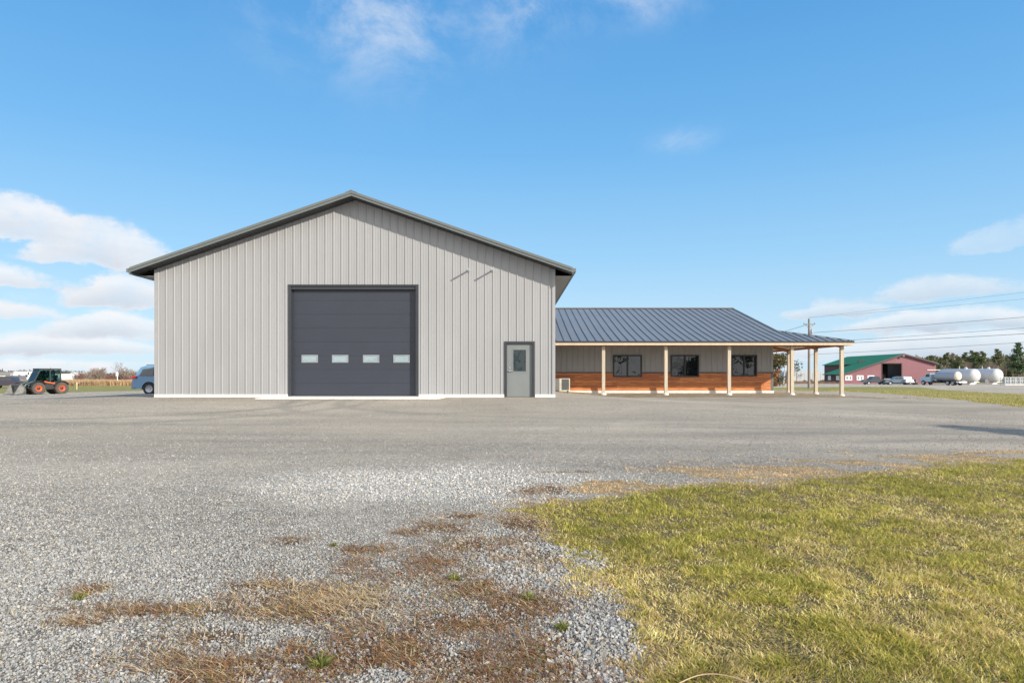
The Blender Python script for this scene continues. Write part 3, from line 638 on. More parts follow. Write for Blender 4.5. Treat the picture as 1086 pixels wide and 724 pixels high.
# ------------------------------------------------------------------ VEHICLES
def wheel(par, X, Y, r, wd, tm, rm, side, rf=.6):
    p = MB(); q = wd/2
    p.lathe([(-q,r*(rf+.02)),(-q*.95,r*.9),(-q*.6,r),(q*.6,r),(q*.95,r*.9),(q,r*(rf+.02)),(q*.2,r*(rf-.02)),(-q*.2,r*(rf-.02)),(-q,r*(rf+.02))],22,'Y',caps=False)
    t = p.build('wheel', tm, par, smooth=True, loc=(X,Y,r))
    p = MB(); s_ = side
    p.lathe([(s_*q*.1,r*rf),(s_*q*.85,r*rf),(s_*q*.7,r*(rf-.1)),(s_*q*.35,r*.22),(s_*q*.6,r*.16),(s_*q*.6,.0)],18,'Y'); p.build('rim', rm, t, smooth=True)
    return t
def body(par, prof, wheels, zb, wd, belt, tumble, m, name='body', ra=None):
    """prof: upper outline from rear bottom over the roof to front bottom (x,z); x forward"""
    xs0, xs1 = prof[0][0], prof[-1][0]; low = []
    for cx, r in sorted(wheels, reverse=True):
        r = r*1.16
        h = math.sqrt(max(r*r-(zb-r/1.16)**2, .001)); a0 = math.atan2(zb-r/1.16, h)
        for k in range(9):
            a = a0+(math.pi-2*a0)*k/8; low.append((cx+r*math.cos(a), r/1.16+r*math.sin(a)))
    P = list(prof)+low
    hw = lambda z: wd/2-tumble*max(0,z-belt)-.05*max(0,.45-z)
    mb = MB(); n = len(P)
    mb.add([(x_,-hw(z),z) for x_,z in P]+[(x_,hw(z),z) for x_,z in P],
           [tuple(range(n)),tuple(range(2*n-1,n-1,-1))]+[(i,i+n,(i+1)%n+n,(i+1)%n) for i in range(n)])
    o = mb.build(name, m, par, smooth=True); return o, hw
def side_glass(par, hw, poly, m, name='side_window'):
    for s_ in (-1,1):
        mb = MB(); n = len(poly); a = [(x_,s_*(hw(z)+.006),z) for x_,z in poly]; b = [(x_,s_*(hw(z)-.02),z) for x_,z in poly]
        mb.add(a+b, [tuple(range(n)),tuple(range(2*n-1,n-1,-1))]+[(i,i+n,(i+1)%n+n,(i+1)%n) for i in range(n)]); mb.build(name, m, par)
def end_glass(par, hw, p0, p1, m, name):
    d = Vector((p1[0]-p0[0],0,p1[1]-p0[1])); nn = Vector((-d.z,0,d.x)).normalized()*.008
    mb = MB(); q = [(p0[0],-hw(p0[1])*.9,p0[1]),(p0[0],hw(p0[1])*.9,p0[1]),(p1[0],hw(p1[1])*.9,p1[1]),(p1[0],-hw(p1[1])*.9,p1[1])]
    mb.hexa([Vector(v)-nn for v in q]+[Vector(v)+nn for v in q]); mb.build(name, m, par)
CG = glassmat('car_glass',(.015,.02,.025),0,.8)
RED = mat('tail_light_red',(.45,.02,.02),.3); LAMP = mat('head_light_lens',(.7,.72,.72),.15)
def paint(name, c): return mat(name, c, .28, .0, var=.04, spec=.6)

# blue SUV, nose hidden behind the barn
suv = empty('parked_suv', 'blue SUV parked behind the left corner of the grey barn', 'car', (-19.4,40.,g1(-20,40)-.09), 0); suv.scale = (.96,.96,.95)
pb = paint('steel_blue_paint',(.10,.22,.36))
prof = [(-2.42,.42),(-2.46,.62),(-2.44,.95),(-2.28,1.12),(-2.02,1.66),(-1.7,1.76),(-.2,1.79),(.35,1.74),(1.15,1.17),(2.1,1.02),(2.4,.78),(2.42,.42)]
bo, hw = body(suv, prof, [(-1.45,.37),(1.42,.37)], .34, 1.92, 1.08, .26, pb)
side_glass(suv, hw, [(-2.02,1.17),(-1.86,1.55),(-1.25,1.63),(-1.2,1.17)], CG); side_glass(suv, hw, [(-1.1,1.17),(-1.1,1.63),(-.1,1.66),(-.1,1.15)], CG); side_glass(suv, hw, [(0,1.15),(0,1.66),(.3,1.63),(.95,1.15)], CG)
end_glass(suv, hw, (-2.24,1.22),(-2.05,1.6), CG, 'rear_window'); end_glass(suv, hw, (.43,1.7),(1.1,1.22), CG, 'windscreen')
for s_ in (-1,1):
    p = MB(); p.box(-2.475,-2.2,s_*.93-.04,s_*.93+.04,.98,1.14); p.build('tail_light', RED, suv)
    p = MB(); p.bar((-1.7,s_*.74,1.81),(.1,s_*.74,1.84),.04,.04); p.build('roof_rail', M['black'], suv)
    for cx in (-1.45,1.42): wheel(suv, cx, s_*.85, .37, .24, M['tyre'], M['alloy'], s_)
p = MB(); p.box(-2.54,-2.43,-.86,.86,.36,.56); p.build('bumper', pb, suv)

def pickup(name, label, X, Y, rz, col, cap=None, group=None):
    v = empty(name, label, 'pickup truck', (X,Y,g1(X,Y)), rz, group); pc = paint(name+'_paint', col)
    prof = [(-2.8,.5),(-2.8,1.15),(-.95,1.15),(-.9,1.25),(-.7,1.82),(-.5,1.9),(.5,1.9),(.75,1.82),(1.3,1.22),(2.65,1.08),(2.8,.9),(2.8,.5)]
    b, hw = body(v, prof, [(-1.7,.4),(1.75,.4)], .42, 1.98, 1.15, .22, pc)
    side_glass(v, hw, [(-.72,1.27),(-.58,1.74),(.02,1.78),(.02,1.27)], CG); side_glass(v, hw, [(.1,1.27),(.1,1.78),(.62,1.74),(1.05,1.27)], CG)
    end_glass(v, hw, (.8,1.76),(1.25,1.3), CG, 'windscreen'); end_glass(v, hw, (-.88,1.3),(-.73,1.72), CG, 'rear_window')
    for s_ in (-1,1):
        for cx in (-1.7,1.75): wheel(v, cx, s_*.86, .4, .27, M['tyre'], M['alloy'], s_)
        p = MB(); p.box(2.72,2.815,s_*.78-.16,s_*.78+.16,.82,1.0); p.build('headlight', LAMP, v)
        p = MB(); p.box(-2.82,-2.74,s_*.9-.07,s_*.9+.07,.8,1.1); p.build('tail_light', RED, v)
    for q in ((2.79,2.9,.66),(-2.92,-2.79,.62)): p = MB(); p.box(q[0],q[1],-.9,.9,.45,q[2]); p.build('bumper', M['alloy'], v)
    if cap:
        p = MB(); p.hexa([(-2.78,-.95,1.152),(-.98,-.95,1.152),(-.98,.95,1.152),(-2.78,.95,1.152),(-2.65,-.8,1.82),(-.98,-.8,1.86),(-.98,.8,1.86),(-2.65,.8,1.82)]); p.build('bed_cap', cap, v, bevel=.05)
    return v
pickup('parked_pickup', 'dark blue grey pickup truck parked before the white windows of the red barn', wx(927.5,160), 160, R(180), (.035,.045,.06))
pickup('parked_pickup', 'blue pickup truck with a white bed cap below the barn doorway', wx(952,158), 158, R(168), (.11,.16,.22), M['white'])
pickup('parked_pickup', 'dark pickup truck partly hidden behind the loader bucket at far left', wx(9,112), 112, R(12), (.035,.03,.045))

# orange-wheeled loader
ld = empty('wheel_loader', 'dark green loader with orange wheels and glass cab standing on gravel', 'loader', (wx(48.5,60),60.,g1(-41,60)), R(180+57)); ld.scale = (.89,.89,.89)
GRN = mat('dark_green_paint',(.022,.045,.04),.4,var=.1)
for s_ in (-1,1):
    for cx, r in ((1.02,.60),(-1.02,.60)):
        t = wheel(ld, cx, s_*.85, r, .46, M['dusttyre'], M['orange'], s_, .50)
        p = MB(); p.lathe([(s_*.10,.14),(s_*.17,.14),(s_*.19,.08),(s_*.19,0)],12,'Y'); p.build('hub', M['black'], t, smooth=True)
        p = MB()
        for k in range(18):
            a = 2*math.pi*k/18
            for e in (-1,1): p.bar((math.cos(a)*r*.985,e*.04,math.sin(a)*r*.985),(math.cos(a+.2)*r*.985,e*.215,math.sin(a+.2)*r*.985),.07,.05,up=(math.cos(a),0,math.sin(a)))
        p.build('tread', M['dusttyre'], t)
        p = MB(); pts = [(cx+math.cos(a)*(r+.1),s_*.85,r+math.sin(a)*(r+.1)) for a in np.linspace(R(20),R(150),8)]
        for a, b in zip(pts,pts[1:]): p.hexa([(a[0],a[1]-.25,a[2]),(b[0],b[1]-.25,b[2]),(b[0],b[1]+.25,b[2]),(a[0],a[1]+.25,a[2]),(a[0],a[1]-.25,a[2]+.04),(b[0],b[1]-.25,b[2]+.04),(b[0],b[1]+.25,b[2]+.04),(a[0],a[1]+.25,a[2]+.04)])
        p.build('fender', M['black'], ld)
p = MB(); p.prism([(-1.75,.55),(-1.75,1.15),(-1.5,1.32),(-.75,1.36),(-.7,.95),(.5,.95),(1.5,1.05),(1.75,.9),(1.7,.55),(.6,.45),(-.6,.45)],-.55,.55); p.build('chassis', GRN, ld, bevel=.03)
p = MB(); p.prism([(-.6,.5),(-.6,.98),(.45,.98),(.3,.5)],-.78,.78); p.build('side_tank', M['black'], ld, bevel=.03)
p = MB(); p.bar((-.5,-.80,1.05),(.45,-.80,1.25),.05,.12); p.bar((-.45,-.80,.62),(.1,-.80,.62),.05,.1); p.bar((-.5,.80,1.05),(.45,.80,1.25),.05,.12); p.build('side_panel', M['orange'], ld)
p = MB(); p.box(-.45,.25,-.805,-.785,.74,.9); p.build('side_decal', M['white'], ld)
p = MB(); q = .66
cabp = [(-1.05,1.0),(-1.05,2.3),(-.85,2.42),(.75,2.42),(1.35,1.15)]
for s_ in (-1,1):
    Y_ = s_*q
    for a, b in zip(cabp,cabp[1:]): p.bar((a[0],Y_,a[1]),(b[0],Y_,b[1]),.09,.09)
    p.bar((-.1,Y_,1.0),(-.1,Y_,2.4),.09,.09); p.bar((-1.05,Y_,1.05),(1.35,Y_,1.12),.08,.16)
p.bar((.75,-q,2.42),(.75,q,2.42),.09,.09); p.bar((-1.05,-q,2.3),(-1.05,q,2.3),.09,.09); p.bar((1.35,-q,1.15),(1.35,q,1.15),.09,.09); p.build('cab_frame', GRN, ld)
p = MB(); p.box(-1.1,.85,-.72,.72,2.42,2.54); p.build('cab_roof', M['black'], ld, bevel=.03)
def clear_glass():
    m = bpy.data.materials.new('tinted_cab_glass'); n, l = nt(m); n.remove(n['Principled BSDF'])
    t = n.new('ShaderNodeBsdfTransparent'); t.inputs[0].default_value = (.42,.56,.56,1); g = n.new('ShaderNodeBsdfGlossy'); g.inputs['Roughness'].default_value = .03
    f = n.new('ShaderNodeFresnel'); f.inputs[0].default_value = 1.7; mx = n.new('ShaderNodeMixShader'); l.new(f.outputs[0], mx.inputs[0]); l.new(t.outputs[0], mx.inputs[1]); l.new(g.outputs[0], mx.inputs[2]); l.new(mx.outputs[0], n['Material Output'].inputs[0]); return m
M['cabglass'] = clear_glass()
for s_ in (-1,1):
    p = MB(); p.prism([(-1.0,1.15),(-1.0,2.28),(-.85,2.36),(-.15,2.36),(-.15,1.15)],s_*q-.01,s_*q+.01); p.build('cab_window', M['cabglass'], ld)
    p = MB(); p.prism([(-.05,1.15),(-.05,2.36),(.72,2.36),(1.26,1.2)],s_*q-.01,s_*q+.01); p.build('cab_window', M['cabglass'], ld)
p = MB(); p.hexa([(.76,-.6,2.38),(1.33,-.6,1.2),(1.33,.6,1.2),(.76,.6,2.38),(.78,-.6,2.39),(1.35,-.6,1.21),(1.35,.6,1.21),(.78,.6,2.39)]); p.build('windscreen', M['cabglass'], ld)
p = MB(); p.box(-.85,-.35,-.25,.25,.95,1.3); p.box(-.95,-.8,-.25,.25,1.3,1.9); p.build('seat', M['black'], ld)
for s_ in (-.5,.5):
    p = MB(); p.tube([(-.3,s_*1.05,1.25),(1.2,s_*1.05,1.3),(1.9,s_*1.05,1.0),(2.25,s_*1.05,.5)],.09,8); p.build('lift_arm', GRN, ld)
p = MB()
bk = [(2.2,.08),(3.15,.03),(3.15,.07),(2.45,.14),(2.28,.4),(2.35,.75),(2.55,.95),(2.5,1.0),(2.25,.85),(2.12,.4)]
p.prism(bk,-1.12,1.12)
for s_ in (-1.12,1.08): p.prism([(2.2,.08),(3.15,.03),(2.7,.9),(2.5,.98),(2.25,.85),(2.12,.4)],s_,s_+.04)
p.build('bucket', mat('worn_bucket_steel',(.17,.17,.16),.5,.2,var=.25), ld)
for s_ in (-1,1):
    p = MB(); p.bar((.95,s_*.7,2.0),(1.15,s_*.98,2.05),.03,.03); p.box(1.1,1.14,s_*.98-.09,s_*.98+.09,1.9,2.2); p.build('mirror', M['black'], ld)

# tank truck and storage tanks
def capsule(L, r, n=28):
    pr = [(-L/2-r*.62*math.cos(a), r*math.sin(a)) for a in np.linspace(0,math.pi/2,8)]
    return [(t, max(q,.0)) for t,q in pr]+[(-t, q) for t,q in reversed(pr)]
WT = mat('white_tank_paint',(.52,.52,.515),.35,var=.05)
def big_tank(label, X, Y, rz, L, r, zc):
    t = empty('propane_tank', label, 'storage tank', (X,Y,g1(X,Y)), rz, 'large white propane storage tanks')
    p = MB(); p.lathe(capsule(L,r),32,'X',(0,0,zc)); p.build('vessel', WT, t, smooth=True)
    for k in (-L*.33,L*.33):
        p = MB(); p.box(k-.35,k+.35,-r*.85,r*.85,-.2,zc-r*.55); p.build('saddle', M['concrete'], t)
    p = MB(); p.lathe([(zc+r*.95,.35),(zc+r+.25,.35),(zc+r+.4,.22),(zc+r+.42,0)],14,'Z',(L*.25,0,0)); p.lathe([(zc+r*.95,.08),(zc+r+.7,.08)],8,'Z',(L*.05,0,0)); p.build('valve_dome', WT, t, smooth=True)
    p = MB(); p.tube([(L*.4,-r*.5,.5),(L*.5+r*.5,-r*.5,.5),(L*.5+r*.5,r*.4,.6)],.08,8); p.build('pipework', M['alloy'], t)
    for s_ in (-.3,.3):
        p = MB(); p.bar((L*.28,s_-r*1.02,0),(L*.28,s_-r*1.02,zc+r*.6),.05); p.build('ladder_rail', M['alloy'], t)
    return t
ang = math.atan2(-.97,.22)
big_tank('left one of two big white propane tanks, behind the tank truck', wx(1016,163), 163, ang, 8.6, 1.62, 2.05)
big_tank('right one of two big white propane tanks, in front of the trees', wx(1040,168), 168, ang, 8.6, 1.66, 2.1)
tt = empty('tank_truck', 'blue cab delivery tank truck with tank side coloured dark as in shade, end pale as sunlit', 'truck', (wx(999,150),150,g1(90,150)), math.atan2(.95,-.3))
p = MB(); p.box(-4.4,3.9,-.45,.45,.62,.9); p.build('chassis', M['black'], tt)
cabp2 = paint('pale_blue_cab',(.36,.48,.55))
p = MB(); p.prism([(1.9,.7),(1.9,2.45),(2.1,2.6),(3.0,2.6),(3.35,1.85),(4.5,1.65),(4.65,1.3),(4.65,.7)],-1.1,1.1); p.build('cab', cabp2, tt, bevel=.05)
for s_ in (-1,1):
    p = MB(); p.prism([(2.15,1.8),(2.15,2.42),(2.95,2.42),(3.2,1.8)],s_*1.105-.01,s_*1.105+.01); p.build('side_window', CG, tt)
    for cx in (3.7,-2.3,-3.5): wheel(tt, cx, s_*1.0, .52, .4, M['tyre'], M['alloy'], s_)
p = MB(); p.hexa([(3.03,-.95,2.5),(3.33,-.95,1.92),(3.33,.95,1.92),(3.03,.95,2.5),(3.06,-.95,2.51),(3.36,-.95,1.93),(3.36,.95,1.93),(3.06,.95,2.51)]); p.build('windscreen', CG, tt)
p = MB(); p.lathe([(t-1.35,q) for t,q in capsule(4.6,1.0)],26,'X',(0,0,1.95)); p.build('tank', mat('shaded_tank_grey',(.30,.33,.37),.4,var=.08), tt, smooth=True)  # shade on the tank side is put into this darker grey
p = MB(); p.lathe([(-3.66-.62*math.cos(a)-.02, 1.012*math.sin(a)) for a in np.linspace(0,math.pi/2,8)],26,'X',(0,0,1.95)); p.build('tank_end', mat('sunlit_tank_cream',(.66,.58,.46),.45,var=.06), tt, smooth=True)  # paler shell over the end, its sunlit look put into the colour
p = MB(); p.box(-5.0,-4.3,-1.1,1.1,.55,.85); p.build('bumper', M['white'], tt)
p = MB(); p.box(-.4,1.4,-1.15,-.6,.5,1.0); p.box(-.4,1.4,.6,1.15,.5,1.0); p.build('side_box', M['black'], tt)

# white trailer, dark barrels in front of the barn, pale rack at far right
tr = empty('flat_trailer', 'low white trailer with boxes beside the capped pickup', 'trailer', (wx(963.5,157),157,g1(91,157)), 0)
p = MB(); p.box(-1.0,1.0,-.8,.8,.5,.68); p.build('deck', M['white'], tr)
p = MB(); p.box(-.95,.05,-.7,.7,.685,1.35); p.box(.1,.9,-.6,.6,.685,1.15); p.build('cargo_box', M['white'], tr, bevel=.04)
for s_ in (-1,1): wheel(tr, -.1, s_*.85, .32, .2, M['tyre'], M['white'], s_)
p = MB(); p.bar((1.0,0,.55),(1.9,0,.45),.1); p.build('tow_bar', M['black'], tr)
drum = empty('steel_drum', 'dark drum standing between the white trailer and the tank truck', 'drum', (wx(970.5,159),159,g1(93,159)))
p = MB(); p.lathe([(0,.55),(.05,.58),(.5,.58),(.52,.6),(.56,.58),(1.1,.58),(1.15,.55)],18,'Z'); p.build('shell', mat('dark_red_drum',(.06,.03,.04),.5), drum, smooth=True)
p = MB(); p.lathe([(1.151,.5),(1.18,.48),(1.185,.1),(1.22,.1)],18,'Z'); p.build('lid', M['black'], drum)
cg = empty('utility_trailer', 'tan flat utility trailer between the two pickups', 'trailer', (wx(941.5,165),165,g1(90,165)))
p = MB(); p.box(-1.3,1.3,-.8,.8,.45,.6); p.build('deck', mat('tan_trailer',(.45,.38,.30),.7), cg)
p = MB()
for z_ in (.8,1.05,1.3): p.box(-1.3,1.3,-.82,-.76,z_-.06,z_+.06)
for e in (-1.25,-.4,.4,1.25): p.box(e-.04,e+.04,-.76,-.7,.6,1.4)
p.build('side_rail', mat('tan_trailer_rail',(.50,.44,.38),.7), cg)
for s_ in (-1,1): wheel(cg, 0, s_*.88, .34, .2, M['tyre'], M['alloy'], s_)
rk = empty('storage_rack', 'long low white slatted rack standing at the right edge before the trees', 'rack', (wx(1085,150),150,g1(112,150)), R(-4))
p = MB()
for k in range(9):
    for s_ in (-.8,.8): p.box(-4.2+k*1.05-.05,-4.2+k*1.05+.05,s_-.05,s_+.05,0,1.75)
for z_ in (.35,1.0,1.7):
    for s_ in (-.8,.8): p.box(-4.25,4.25,s_-.04,s_+.04,z_-.06,z_+.06)
p.build('frame', mat('dull_white_rack',(.5,.5,.49),.6), rk)
for z_ in (.42,1.07):
    p = MB()
    for k in range(14): p.lathe([(z_,.26),(z_+.42,.26),(z_+.5,.14),(z_+.5,0)],10,'Z',(-3.9+k*.6,0,0))
    p.build('shelf_load', mat('grey_cylinders',(.42,.45,.45),.5), rk)
p = MB(); p.box(-4.3,4.3,-.9,.9,.0,.12); p.build('base', M['concrete'], rk)

# ------------------------------------------------------------------ RED BARN
RB0, RB1, RBY, RBYB = wx(894.5,172), wx(992.5,172), 172., 200.
rb = empty('red_barn', 'dull red barn with green metal roof and open dark doorway', 'barn', (wx(957.5,RBY),RBY,-1.3))
ax_ = wx(957.5,RBY); zR_, zL_, zRr = 6.35+1.3-.1, 1.25+1.3, 3.95+1.3
RED_S = mat('dull_red_siding',(.215,.085,.10),.6,var=.07,scale=.4); GRN_R = mat('green_roof_metal',(.03,.18,.078),.6,var=.08,scale=.3,spec=.2)
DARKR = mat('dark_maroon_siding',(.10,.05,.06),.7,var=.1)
rtop = lambda X: zR_-(zR_-zL_)*(ax_-X)/(ax_-RB0) if X < ax_ else zR_-(zR_-zRr)*(X-ax_)/(RB1-ax_)
D0, D1, DH = wx(935.5,RBY), wx(956,RBY), 4.75+.35
def rp_(mb, name, m, par=None, **kw):
    mb.v = [(v[0]-ax_, v[1]-RBY, v[2]) for v in mb.v]; return mb.build(name, m, par or rb, **kw)
w = MB(); ribbed(w,(RB0,RBY,0),(1,0,0),(0,-1,0),RB1-RB0,-.2,lambda s_: rtop(RB0+s_)-.1,pitch=.6,holes=[(D0-RB0,D1-RB0,-.2,DH)],minor=False,h=.012,knots=[ax_-RB0]); rp_(w,'front_wall',RED_S)
RN, YN = RB0+8., RBY+10.
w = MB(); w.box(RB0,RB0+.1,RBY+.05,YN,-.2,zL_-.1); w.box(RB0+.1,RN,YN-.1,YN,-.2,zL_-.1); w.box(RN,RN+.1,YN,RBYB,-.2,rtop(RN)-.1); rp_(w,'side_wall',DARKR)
w = MB(); w.box(RB1-.1,RB1,RBY+.05,RBYB,-.2,zRr-.1); w.box(RN+.1,RB1-.1,RBYB-.1,RBYB,-.2,zL_); rp_(w,'side_wall',RED_S)
w = MB()
for Xa, ya, yb in ((RB0-.7,RBY-.6,YN+.3),(RN-.5,YN+.3,RBYB+.4),(RB1+.5,RBY-.6,RBYB+.4)):
    za = rtop(Xa); w.hexa([(ax_,ya,zR_-.02),(Xa,ya,za-.02),(Xa,yb,za-.02),(ax_,yb,zR_-.02),(ax_,ya,zR_+.1),(Xa,ya,za+.1),(Xa,yb,za+.1),(ax_,yb,zR_+.1)])
rp_(w,'roof',GRN_R)
w = MB()
for Xa in (RB0-.7,RB1+.5): za = rtop(Xa); w.hexa([(ax_,RBY-.66,zR_-.28),(Xa,RBY-.66,za-.28),(Xa,RBY-.61,za-.28),(ax_,RBY-.61,zR_-.28),(ax_,RBY-.66,zR_+.08),(Xa,RBY-.66,za+.08),(Xa,RBY-.61,za+.08),(ax_,RBY-.61,zR_+.08)])
rp_(w,'rake_trim',mat('dark_rake',(.07,.05,.055),.6))
w = MB(); w.box(RB0+.6,D0-.3,RBY+.3,RBY+9,-.1,.0); w.box(D0-1.5,D1+1.5,RBY+9,RBY+9.2,-.1,DH+1); w.box(D0+1,D0+2.4,RBY+3,RBY+6,.0,2.4); rp_(w,'interior',mat('dark_interior',(.05,.048,.05),.9))
w = MB(); w.box(D0-.2,D0,RBY-.06,RBY+.1,-.2,DH+.2); w.box(D1,D1+.2,RBY-.06,RBY+.1,-.2,DH+.2); w.box(D0,D1,RBY-.06,RBY+.1,DH,DH+.2); rp_(w,'doorway_frame',DARKR)
for uc in (900,912,923.5):
    Xc = wx(uc,RBY); w = MB()
    w.box(Xc-.85,Xc+.85,RBY-.09,RBY-.035,.9,2.15); o = rp_(w,'window',M['white'])
    for e in (-.4,.4):
        w = MB(); w.box(Xc+e-.22,Xc+e+.22,RBY-.1,RBY-.092,1.1,1.95); q = rp_(w,'pane',M['glasspale']); q.parent = o
for Yw in (RBY+3,RBY+7.5): 
    w = MB(); w.box(RB0-.06,RB0-.01,Yw-.8,Yw+.8,.9,2.1); rp_(w,'window',M['white'])
w = MB(); w.box(ax_-.5,ax_+.1,RBY-.75,RBY-.68,zR_-.75,zR_-.15); rp_(w,'vent',mat('vent_grey',(.12,.1,.1),.6))
w = MB(); w.box(RB1-2.2,RB1+1.3,RBY-.12,RBY-.04,3.45,3.6); rp_(w,'light_bar',M['white'])

# ------------------------------------------------------------------ POLES AND WIRES
PO = mat('grey_pole_wood',(.22,.19,.165),.85,var=.2,scale=3,stretch=(8,8,.6))
px_, py_ = wx(858,104), 104.; pg = g1(px_,py_)
pole = empty('utility_pole', 'tall grey wooden utility pole seen behind the porch posts', 'utility pole', (px_,py_,pg))
p = MB(); p.tube([(0,0,-.5),(0,0,10.6)],[.21,.14],12); p.build('pole', PO, pole, smooth=True)
p = MB(); p.bar((-.9,-.12,9.75),(.9,-.12,9.75),.1,.13); p.bar((-.6,-.12,9.7),(0,-.12,9.1),.05); p.bar((.6,-.12,9.7),(0,-.12,9.1),.05); p.build('crossarm', PO, pole)
for k in (-.8,.8): p = MB(); p.lathe([(0,.05),(.06,.08),(.12,.05),(.18,.07),(.24,.03)],10,'Z',(k,-.12,9.82)); p.build('insulator', M['alloy'], pole, smooth=True)
p = MB(); p.lathe([(0,.0),(0,.2),(.75,.2),(.85,.1),(.88,0)],14,'Z',(.38,-.15,8.2)); p.build('transformer', M['alloy'], pole, smooth=True)
WI = mat('dark_cable',(.03,.03,.033),.5)
PB = (90., 62.)      # next pole of the line, outside the frame to the right
PC = (-40., 150.)
def wire(label, a, b, sag, r=.028):
    pts = [Vector(a).lerp(Vector(b), t)-Vector((0,0,sag*4*t*(1-t))) for t in np.linspace(0,1,40)]
    c = MB(); c.tube(pts, r, 5, False); o = c.build('overhead_wire', WI, smooth=True); tag(o, label, 'wire', 'overhead wires beside the utility pole'); return o
zb_ = pg
def row(z0, z1, dy): return ((px_, py_+dy, zb_+z0), (PB[0], PB[1]+dy, zb_+z1))
for lab, z0, z1, dy, sg, r in (('topmost thin wire running right from the pole top',9.66,14.,-.12,.25,.011),
        ('thin wire just beneath the topmost one',9.6,12.3,.3,.3,.011),
        ('thick wire right of the pole, third from the top',7.3,10.,-.1,.3,.023),
        ('wire above the middle of the clouds, fourth from the top',5.8,8.8,-.1,.3,.02),
        ('wire fifth from the top, close under the fourth',5.5,7.5,-.2,.3,.028),
        ('lowest wire, passing just above the red barn roof',4.0,7.,-.1,.3,.02)):
    z0 -= zb_; z1 -= zb_
    a, b = row(z0,z1,dy); wire(lab, a, b, sg, r)
wire('thin wire descending left from the pole top behind the porch roof', (px_,py_,zb_+9.8), (wx(700,240),240,7.5), 1.2, .03)
p = MB(); gy_ = 150.; lp = empty('leaning_pole', 'slim pale leaning pole in front of the dark tree behind the porch', 'pole', (wx(830.5,gy_),gy_,-1.3))
p.tube([(0,0,-.3),(.75,0,6.3)],[.14,.10],10); p.build('shaft', mat('pale_pole',(.5,.48,.44),.7), lp, smooth=True)
p = MB(); p.bar((.4,-.05,6.0),(1.05,-.05,6.05),.08); p.build('crossarm', PO, lp)
st = empty('marker_stake', 'thin tan wooden stake in the grass right of the loader', 'stake', (wx(81.5,94),94.,g1(-60,94)))
p = MB(); p.hexa([(-.05,-.03,-.1),(.05,-.03,-.1),(.05,.03,-.1),(-.05,.03,-.1),(-.05,-.03,1.05),(.05,-.03,1.05),(.05,.03,1.05),(-.05,.03,1.05)]); p.build('shaft', mat('pale_stake',(.6,.5,.34),.7), st)
p = MB(); p.box(-.055,.055,-.036,.036,.8,.98); p.build('flagging', mat('pale_flag',(.66,.54,.36),.6), st)
ms = empty('marker_sign', 'white sign on a white post before the brown brush', 'sign', (wx(124.5,150),150.,-1.3))
p = MB(); p.tube([(0,0,-.2),(0,0,3.0)],.09,8); p.build('post', M['white'], ms)
p = MB(); p.box(-.28,.28,-.13,-.09,2.0,2.75); p.build('panel', M['white'], ms)

# ------------------------------------------------------------------ distant buildings and vehicles
def house(label, X, Y, wd, dp, h, rise, wm, rm, name='white_house', rz=0):
    hN = empty(name, label, 'building', (X,Y,-1.3), rz)
    p = MB(); p.prism([(-wd/2,-.2),(-wd/2,h),(0,h+rise),(wd/2,h),(wd/2,-.2)],0,dp); p.build('wall', wm, hN)
    p = MB()
    for s_ in (-1,1): p.hexa([(0,-.3,h+rise+.02),(s_*(wd/2+.3),-.3,h-.15),(s_*(wd/2+.3),dp+.3,h-.15),(0,dp+.3,h+rise+.02),(0,-.3,h+rise+.2),(s_*(wd/2+.3),-.3,h+.03),(s_*(wd/2+.3),dp+.3,h+.03),(0,dp+.3,h+rise+.2)])
    p.build('roof', rm, hN)
    for e in (-.25,.25): p = MB(); p.box(wd*e-.45,wd*e+.45,-.05,-.01,1.0,2.1); p.build('window', CG, hN)
    return hN
GR = mat('grey_shingle',(.22,.22,.24),.8)
house('small white gabled house left in front of the brown brush', wx(77,250),250,4.2,8,1.9,1.3,M['white'],mat('pale_roof',(.55,.54,.53),.6))
house('tiny white shed in the middle of the brown brush line', wx(105.5,260),260,1.5,2.5,1.5,.7,M['white'],GR,'white_shed')
lb = empty('long_shed', 'long white low building at far left behind the loader bucket', 'building', (wx(-8,230),230,-1.3))
p = MB(); p.box(-16,6,0,8,-.2,2.3); p.build('wall', M['white'], lb)
p = MB(); p.prism([(-16.4,2.31),(-16.4,2.45),(-16,3.3),(6,3.3),(6.4,2.45),(6.4,2.31)],-.4,8.4); p.build('roof', GR, lb)
for k in range(5): p = MB(); p.box(-14+k*4,-12.6+k*4,-.06,-.01,.9,1.8); p.build('window', CG, lb)
bt = empty('box_truck', 'white box truck with small windows behind the loader arm', 'truck', (wx(25,165),165,-1.3), R(180))
p = MB(); p.box(-2.2,1.6,-1.15,1.15,.8,3.1); p.build('cargo_box', M['white'], bt, bevel=.05)
p = MB(); p.prism([(1.65,.6),(1.65,2.4),(2.4,2.4),(2.8,1.6),(3.4,1.4),(3.4,.6)],-1.0,1.0); p.build('cab', M['white'], bt, bevel=.05)
for s_ in (-1,1):
    for cx in (-1.3,2.6): wheel(bt, cx, s_*.9, .42, .3, M['tyre'], M['alloy'], s_)
    p = MB(); p.prism([(1.8,1.6),(1.8,2.25),(2.35,2.25),(2.65,1.6)],s_*1.005-.01,s_*1.005+.01); p.build('side_window', CG, bt)
    for e in (-1.5,.2): p = MB(); p.box(e-.3,e+.3,s_*1.16-.01,s_*1.16+.01,1.7,2.3); p.build('window', CG, bt)
gv = empty('parked_van', 'grey van between the white box truck and the dark pickup', 'van', (wx(14,150),150,-1.3), R(180))
gvp = [(-2.3,.45),(-2.35,1.0),(-2.25,1.95),(-2.0,2.1),(1.0,2.1),(1.7,1.3),(2.4,1.1),(2.5,.45)]
